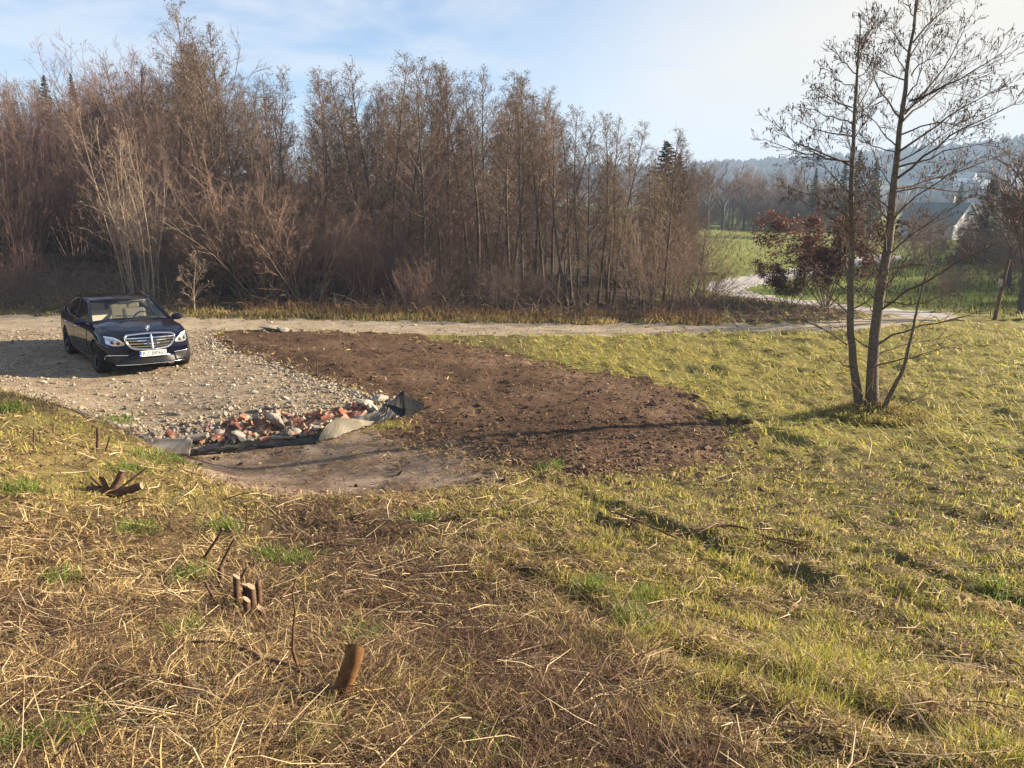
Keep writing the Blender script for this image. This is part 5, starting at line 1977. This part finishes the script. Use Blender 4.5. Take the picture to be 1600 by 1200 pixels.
# the dry fringe along the far side of the track and the wood's edge
n = 20000
pxs = rng.uniform(-60, 1125, n)
q = rng.random(n)
Df = 22.9 + 1.6 * q + rng.normal(size=n) * .25 + np.where(pxs < 290, 2.5 * rng.random(n), 0)
tx = (pxs - 800) / 1150 / .99 * Df
ty_ = Df
ok = (region(tx, ty_) == 0) & (fbm(tx, ty_, .7, 3, 65) > -.22)
tx, ty_, q = tx[ok], ty_[ok], q[ok]
n = len(tx)
hgt = np.where(q < .35, rng.uniform(.1, .28, n), rng.uniform(.15, .6, n) * (0.3 + .9 * rng.random(n) ** 2))
cc = np.where((q < .35)[:, None], np.where(rng.random(n)[:, None] < .3, PAL_GOLD[rng.integers(0, 5, n)] * .8, PAL_STRAW[rng.integers(0, 6, n)]), PAL_STRAW[rng.integers(0, 6, n)] * np.array((.75, .64, .56)))
sets_s.append(blades(tx, ty_, H(tx, ty_), rng.uniform(0, 6.28, n), hgt, rng.uniform(.012, .026, n), rng.normal(1.1, .35, n), rng.normal(.8, .6, n), cc))
# weeds and stubble over the far field and the meadow beyond the track
n = 9000
pxs = rng.uniform(1090, 1620, n)
Df = np.exp(rng.uniform(math.log(27), math.log(115), n))
tx = (pxs - 800) / 1150 / 1.0 * Df
ty_ = Df
ok = (region(tx, ty_) == 0) & (sdist(tx, ty_, LANE_C, False) > 2.4)
tx, ty_, Df = tx[ok], ty_[ok], Df[ok]
n = len(tx)
cc = np.where((rng.random(n) < .35)[:, None], np.array((.09, .07, .04)), np.array((.20, .22, .05))) * rng.uniform(.7, 1.3, (n, 1))
sets_g.append(blades(tx, ty_, H(tx, ty_), rng.uniform(0, 6.28, n), rng.uniform(.15, .5, n), .0013 * Df, rng.normal(1.1, .3, n), rng.normal(.8, .5, n), cc))
blade_obj('grass', sets_g, M_BLADE, 'green and golden grass of the meadow')
blade_obj('straw', sets_s, M_BLADE, 'flattened dry straw and dead grass')

# stalks and broken twigs lying in the straw
sk1, sk2 = Skel(), Skel()
x, y = scatter_polar(3000, 1.5, 11, 42, .5)
rg = region(x, y)
g, _ = veg(x, y)
keep = (rg == 0) & (rng.random(len(x)) < 1.0 - .85 * g)
x, y = x[keep], y[keep]
for i in range(len(x)):
    d = math.hypot(x[i], y[i])
    a = random.choice([2.9, 3.6, .6, random.uniform(0, 6.28)]) + random.gauss(0, .5)
    L_ = random.uniform(.08, .34) * (1 if random.random() < .98 else 1.6)
    z0 = hz(x[i], y[i]) if False else 0
    wood_ = random.random() < .35
    p = np.array([x[i], y[i], 0])
    e = p + np.array([math.cos(a), math.sin(a), 0]) * L_
    m = (p + e) / 2 + np.array([random.gauss(0, .03), random.gauss(0, .03), 0])
    tl_ = abs(random.gauss(0, .10)) if random.random() < .92 else random.uniform(.3, .7)
    (sk2 if wood_ else sk1).add([p + (0, 0, .02), m + (0, 0, .035 + tl_ * L_ * .5), e + (0, 0, .03 + tl_ * L_)], np.array([1, .9, .55]) * max(.0022, .00065 * d) * random.uniform(.7, 1.5), 4)
for sk, nm, mat, lab in ((sk1, 'dry_stalks', simple('dry_stalk', (.50, .39, .24), .8, .2, .35, 6), 'bleached dry stalks lying in the straw'), (sk2, 'broken_twigs', bark('broken_twig', (.06, .035, .022), (.18, .11, .07)), 'broken brown twigs lying in the straw')):
    V, F = sk.mesh()
    V[:, 2] += H(V[:, 0], V[:, 1])
    tag(put(nm, raw_mesh(nm, V, F, mat, None, True)), lab, None, None, 'stuff')

# brambles and brushwood at the wood's foot, on the bank below the lane and inside the wood
sk = Skel()
for i in range(9500):
    u = random.random()
    if u < .36:
        px, D = random.uniform(-80, 1110), random.uniform(23.6, 27)
    elif u < .66:
        px, D = random.uniform(-80, 290), random.uniform(23.0, 28.6)
    else:
        px, D = random.uniform(1050, 1345), random.uniform(24.5, 38)
    x_ = (px - 800) / 1150 * D
    if u >= .66 and not (inside(np.array([x_]), np.array([D]), BRUSH)[0]):
        continue
    L_ = random.uniform(.4, 1.5)
    d_ = unit(np.array([random.gauss(0, 1), random.gauss(0, 1), abs(random.gauss(0, .55 if u < .66 else .35))]))
    pts, _ = grow(rng, (x_, D, .03), d_, L_, 4, -.5, .15)
    sk.add(pts, np.linspace(.011, .006, 4) * random.uniform(.6, 1.3), 3)
V, F = sk.mesh()
V[:, 2] = np.maximum(V[:, 2], .0) + H(V[:, 0], V[:, 1])
tag(put('brushwood', raw_mesh('brushwood', V, F, M_TANTWIG, None, True)), 'low brambles and cut brushwood along the foot of the wood', None, None, 'stuff')

# ------------------------------------------------------------------ cut stems and stumps in the straw
M_STUMP = bark('stump_bark', (.09, .045, .02), (.24, .125, .05), None, 30)
M_CUT = simple('cut_wood', (.34, .22, .11), .8, .2, .25, 30)
M_GREYCUT = simple('weathered_cut_wood', (.25, .19, .13), .85, .2, .3, 30)
M_STEM = bark('cut_stem_bark', (.055, .032, .022), (.17, .10, .065), None, 26)


def cut_stem(name, parent, p, d, L_, r0, r1, mat, cutm, sides=10, slant=.3, back=0.0):
    sk = Skel()
    d = unit(np.array(d, float))
    n_ = 7
    pts = np.array([np.array(p) + d * L_ * (i / (n_ - 1)) for i in range(n_)]) + np.r_[np.zeros((1, 3)), rng.normal(size=(n_ - 1, 3)) * r0 * .06]
    sk.add(pts, np.linspace(r0, r1, n_), sides)
    V, F = sk.mesh()
    V[-sides:, 2] += (V[-sides:, 0] - pts[-1][0]) * slant + (V[-sides:, 1] - pts[-1][1]) * back
    o = put(name, raw_mesh(name, V, F, mat, None, True), parent)
    cap = raw_mesh('cut_face', V[-sides:] + np.array(d) * .0015, [tuple(range(sides))], cutm)
    put('cut_face', cap, o)
    return o


g = ray_full(522, 1098)
o = thing('tree_stump', 'short round orange brown stump leaning in the straw at the bottom of the picture', 'stump', g)
cut_stem('stem', o, (0, 0, -.05), (.32, .05, 1), .28, .031, .033, M_STUMP, M_CUT, 16, .1, -1.0)
g = ray_full(395, 972)
o = thing('coppiced_stump', 'cluster of six short sawn stems of one coppiced shrub left of centre', 'stump', g)
for px, py, h_, r_ in ((371, 945, .17, .019), (386, 952, .15, .015), (395, 955, .16, .022), (405, 950, .17, .016), (388, 975, .14, .018), (414, 972, .09, .018)):
    q = ray_full(px, py) - g
    cut_stem('stem', o, q - (0, 0, .02), (random.gauss(0, .12), random.gauss(0, .1), 1), h_ + .02, r_ * 1.15, r_, M_STEM, M_GREYCUT, 9, random.choice([-.8, .8]))
g = ray_full(345, 912)
o = thing('cut_branch_stub', 'pale topped stub standing just left of the coppiced cluster', 'stump', g)
cut_stem('stem', o, (0, 0, -.03), (.05, 0, 1), .15, .019, .018, M_STEM, M_GREYCUT, 9, .6)
g = ray_full(172, 776)
o = thing('cut_shrub_base', 'old cut shrub base with thick slanting stubs on the left bank', 'stump', g)
for d_, L_, r_ in (((-.75, .15, .25), .22, .05), ((.7, .1, .22), .30, .042), ((.45, .2, .85), .26, .036), ((-.3, .1, .8), .20, .026), ((.6, .3, .45), .40, .014), ((-.6, .2, .55), .26, .014)):
    cut_stem('stub', o, (0, 0, .0), d_, L_, r_, r_ * .85, M_STEM, M_GREYCUT, 9, .3)
stick_list = [((152, 703), (153, 668), .022, 'stick', 'thick dark upright stub at the top of the left bank'), ((52, 705), (53, 670), .010, 'stick', 'thin reddish upright stub near the left edge of the bank'),
              ((163, 706), (172, 682), .012, 'stick', 'short slanting stub beside the thick dark one on the bank'), ((82, 680), (84, 660), .010, 'stick', 'small stub on the bank between the thin reddish and thick dark ones'),
              ((310, 878), (348, 828), .012, 'stick', 'dark leaning stick pointing up right above the coppiced cluster'), ((383, 842), (386, 790), .006, 'stick', 'thin upright twig at the edge of the bank below the bare mud'),
              ((333, 898), (366, 842), .010, 'stick', 'leaning stick directly above the coppiced cluster'), ((340, 940), (322, 912), .010, 'stick', 'short dark stick leaning left of the coppiced cluster'),
              ((362, 922), (386, 886), .010, 'stick', 'short stick slanting right just above the coppiced cluster')]
for (x0, y0), (x1, y1), r_, nm, lab in stick_list:
    g = ray_full(x0, y0)
    e = at(x1, y1, g[1] + .02) - g
    o = thing('upright_stick', lab, nm, g)
    cut_stem('stem', o, (0, 0, -.03), e + (0, 0, .03), np.linalg.norm(e) + .03, r_, r_ * .85, M_STEM, M_GREYCUT, 8, .4)
g = ray_full(478, 1068)
o = thing('bare_sapling', 'thin bare sapling shoot rising left of the round stump', 'sapling', g)
sk = Skel()
sk.add(np.array([at(px, py, g[1] + .05) - g for px, py in ((478, 1072), (466, 1045), (457, 1015), (458, 985), (461, 955), (457, 925), (462, 905))]), np.linspace(.008, .0025, 7), 6)
put('shoot', raw_mesh('shoot', *sk.mesh(), M_STEM, None, True), o)
for L, r_, lab in (([(360, 1030), (400, 1045), (440, 1075), (480, 1118), (500, 1125)], .010, 'long dark cut branch lying left of the round stump'), ([(390, 1048), (450, 1062), (520, 1100), (555, 1145)], .009, 'second dark branch lying across the foot of the round stump'),
                   ([(300, 1022), (360, 1028), (420, 1032)], .006, 'thin dark branch lying furthest left of the round stump'), ([(440, 950), (480, 905), (505, 880)], .007, 'dark curved branch lying right of the coppiced cluster'),
                   ([(560, 985), (600, 965), (640, 950)], .006, 'pale thin branch lying right above the sapling shoot'), ([(1080, 838), (1150, 832), (1200, 850), (1260, 862)], .012, 'dark branch lying in the grass at the right'),
                   ([(950, 805), (1010, 835), (1060, 850)], .014, 'dark half buried branch lying in the rut at the right'), ([(0, 835), (40, 832), (95, 815)], .006, 'thin grey branch lying at the left edge of the bank'),
                   ([(950, 1085), (1000, 1062), (1032, 1055)], .005, 'pale bent stalk lying in the lower middle of the grass')):
    P = [ray_full(*p) for p in L]
    o = thing('lying_branch', lab, 'branch', P[0])
    pts = resample(chaikin(np.array([p - P[0] + (0, 0, .06 + .025 * math.sin(i * 2)) for i, p in enumerate(P)]), 2), 12)
    sk = Skel()
    sk.add(pts, np.linspace(r_, r_ * .4, 12), 6)
    put('stem', raw_mesh('stem', *sk.mesh(), M_STEM, None, True), o)
    if r_ > .0065:
        for k in range(6):
            sk = Skel()
            q, d = lerp_pt(pts, random.uniform(.2, .95))
            e_, _ = grow(rng, q, rand_dir(rng, d, .3, .8) * np.array([1, 1, .3]), random.uniform(.1, .3), 3, 0, .1)
            sk.add(e_, [r_ * .4, r_ * .3, .0015], 4)
            put('side_twig', raw_mesh('side_twig', *sk.mesh(), M_STEM, None, True), o)
g = ray_full(495, 588)
o = thing('upright_stick', 'thin stake standing in the dug soil beyond the gravel edge', 'stick', g)
cut_stem('stem', o, (0, 0, -.03), (.08, 0, 1), .36, .012, .010, M_STEM, M_GREYCUT, 6, .2)

# ------------------------------------------------------------------ valley: house, post, distant houses, haze
M_ROOF = simple('grey_green_roof', (.16, .19, .18), .7, .3, .15, 1.5)
M_WALL = simple('white_render', (.72, .74, .80), .85, .2, .05, 2)
M_PANE = simple('dark_pane', (.03, .035, .04), .15, .5)


def house(name, label, px, py, D, L_, W_, eave, ridge, rz, group=None, roofm=None, windows=True):
    x_, y_ = spot(px, D)
    o = thing(name, label, 'house', (x_, y_, hz(x_, y_) if D < 380 else float(hill_h(np.array([x_]), np.array([y_]))[0])), (0, 0, rz), 1.0, group)
    a, b = L_ / 2, W_ / 2
    V = [(-a, -b, -1), (a, -b, -1), (a, b, -1), (-a, b, -1), (-a, -b, eave), (a, -b, eave), (a, b, eave), (-a, b, eave), (-a, 0, ridge), (a, 0, ridge)]
    F = [(0, 1, 5, 4), (2, 3, 7, 6), (1, 2, 6, 9, 5), (3, 0, 4, 8, 7)]
    put('wall', raw_mesh('wall', V, F, M_WALL), o)
    s = (ridge - eave) / b
    ov, t = .45, .14
    RV, RF = [], []
    for sg in (-1, 1):
        k = len(RV)
        for z_ in (0, t):
            for xx in (-a - ov, a + ov):
                RV += [(xx, sg * (b + ov), eave - s * ov + z_ + .02), (xx, 0, ridge + z_ + .02)]
        RF += [tuple(k + i for i in f) for f in ((0, 1, 3, 2), (4, 6, 7, 5), (0, 2, 6, 4), (1, 5, 7, 3), (0, 4, 5, 1), (2, 3, 7, 6))]
    rf = put('roof', raw_mesh('roof', RV, RF, roofm or M_ROOF), o)
    box('chimney', (a * .3, b * .25, ridge + .3), (.5, .5, 1.4), M_CONC, rf, 0)
    if windows:
        for sx in (-1, 1):
            for yy, zz in ((-b * .45, eave * .5), (b * .45, eave * .5), (0, eave + (ridge - eave) * .35)):
                wn_ = box('window', (sx * (a + .03), yy, zz), (.08, 1.1, 1.3), M_WALL, o, .01)
                box('pane', (sx * .045, 0, 0), (.02, .92, 1.1), M_PANE, wn_, 0)
        for sg in (-1, 1):
            for xx in (-a * .5, a * .1, a * .6):
                wn_ = box('window', (xx, sg * (b + .03), eave * .5), (1.1, .08, 1.3), M_WALL, o, .01)
                box('pane', (0, sg * .045, 0), (.92, .02, 1.1), M_PANE, wn_, 0)
    return o


house('house', 'white gabled house with grey green roof half hidden by trees in the valley', 1448, 340, 112, 8, 6.5, 2.4, 5.0, R(-58))
M_REDROOF = simple('red_roof', (.25, .10, .07), .8, .2)
for i, (px, D, sz) in enumerate(((1556, 520, 1.4), (1535, 560, 1.2), (1590, 500, 1.5), (1480, 600, 1.2), (1440, 640, 1.2), (1410, 600, 1.0), (1505, 540, 1.1), (1380, 700, 1.1), (1220, 690, 1.2), (1575, 610, 1.3))):
    house('distant_house', 'tiny pale house on the hazy slope across the valley', px, 290, D, 11 * sz, 9 * sz, 4.2 * sz, 7.5 * sz, random.uniform(0, 3), 'houses on the far slope', M_ROOF)
# leaning grey post with a small white board at the right
g = ray_full(1553, 500)
o = thing('leaning_post', 'weathered leaning post with a small white board at the right edge of the meadow', 'post', g)
e = at(1576, 405, g[1]) - g
cut_stem('post', o, (0, 0, -.2), e, np.linalg.norm(e) + .2, .075, .05, M_STEM, M_GREYCUT, 8, 0)
bd = at(1563, 442, g[1] - .13) - g
box('board', bd, (.16, .03, .24), M_CONC, o, .004)

hb = bmesh.new()
bmesh.ops.create_cube(hb, size=1)
m_ = bpy.data.meshes.new('haze')
hb.to_mesh(m_)
hb.free()
t_ = NT('haze_air')
pv = t_.node('ShaderNodeVolumePrincipled')
pv.inputs['Color'].default_value = (.50, .70, .98, 1)
pv.inputs['Density'].default_value = HAZE_D
pv.inputs['Anisotropy'].default_value = 0.0
t_.l.new(pv.outputs[0], t_.out.inputs['Volume'])
m_.materials.append(t_.m)
hzo = put('haze', m_, None, (0, 0, 40), None, (2900, 2900, 150))
tag(hzo, 'thin blue air haze over the valley', None, None, 'stuff')
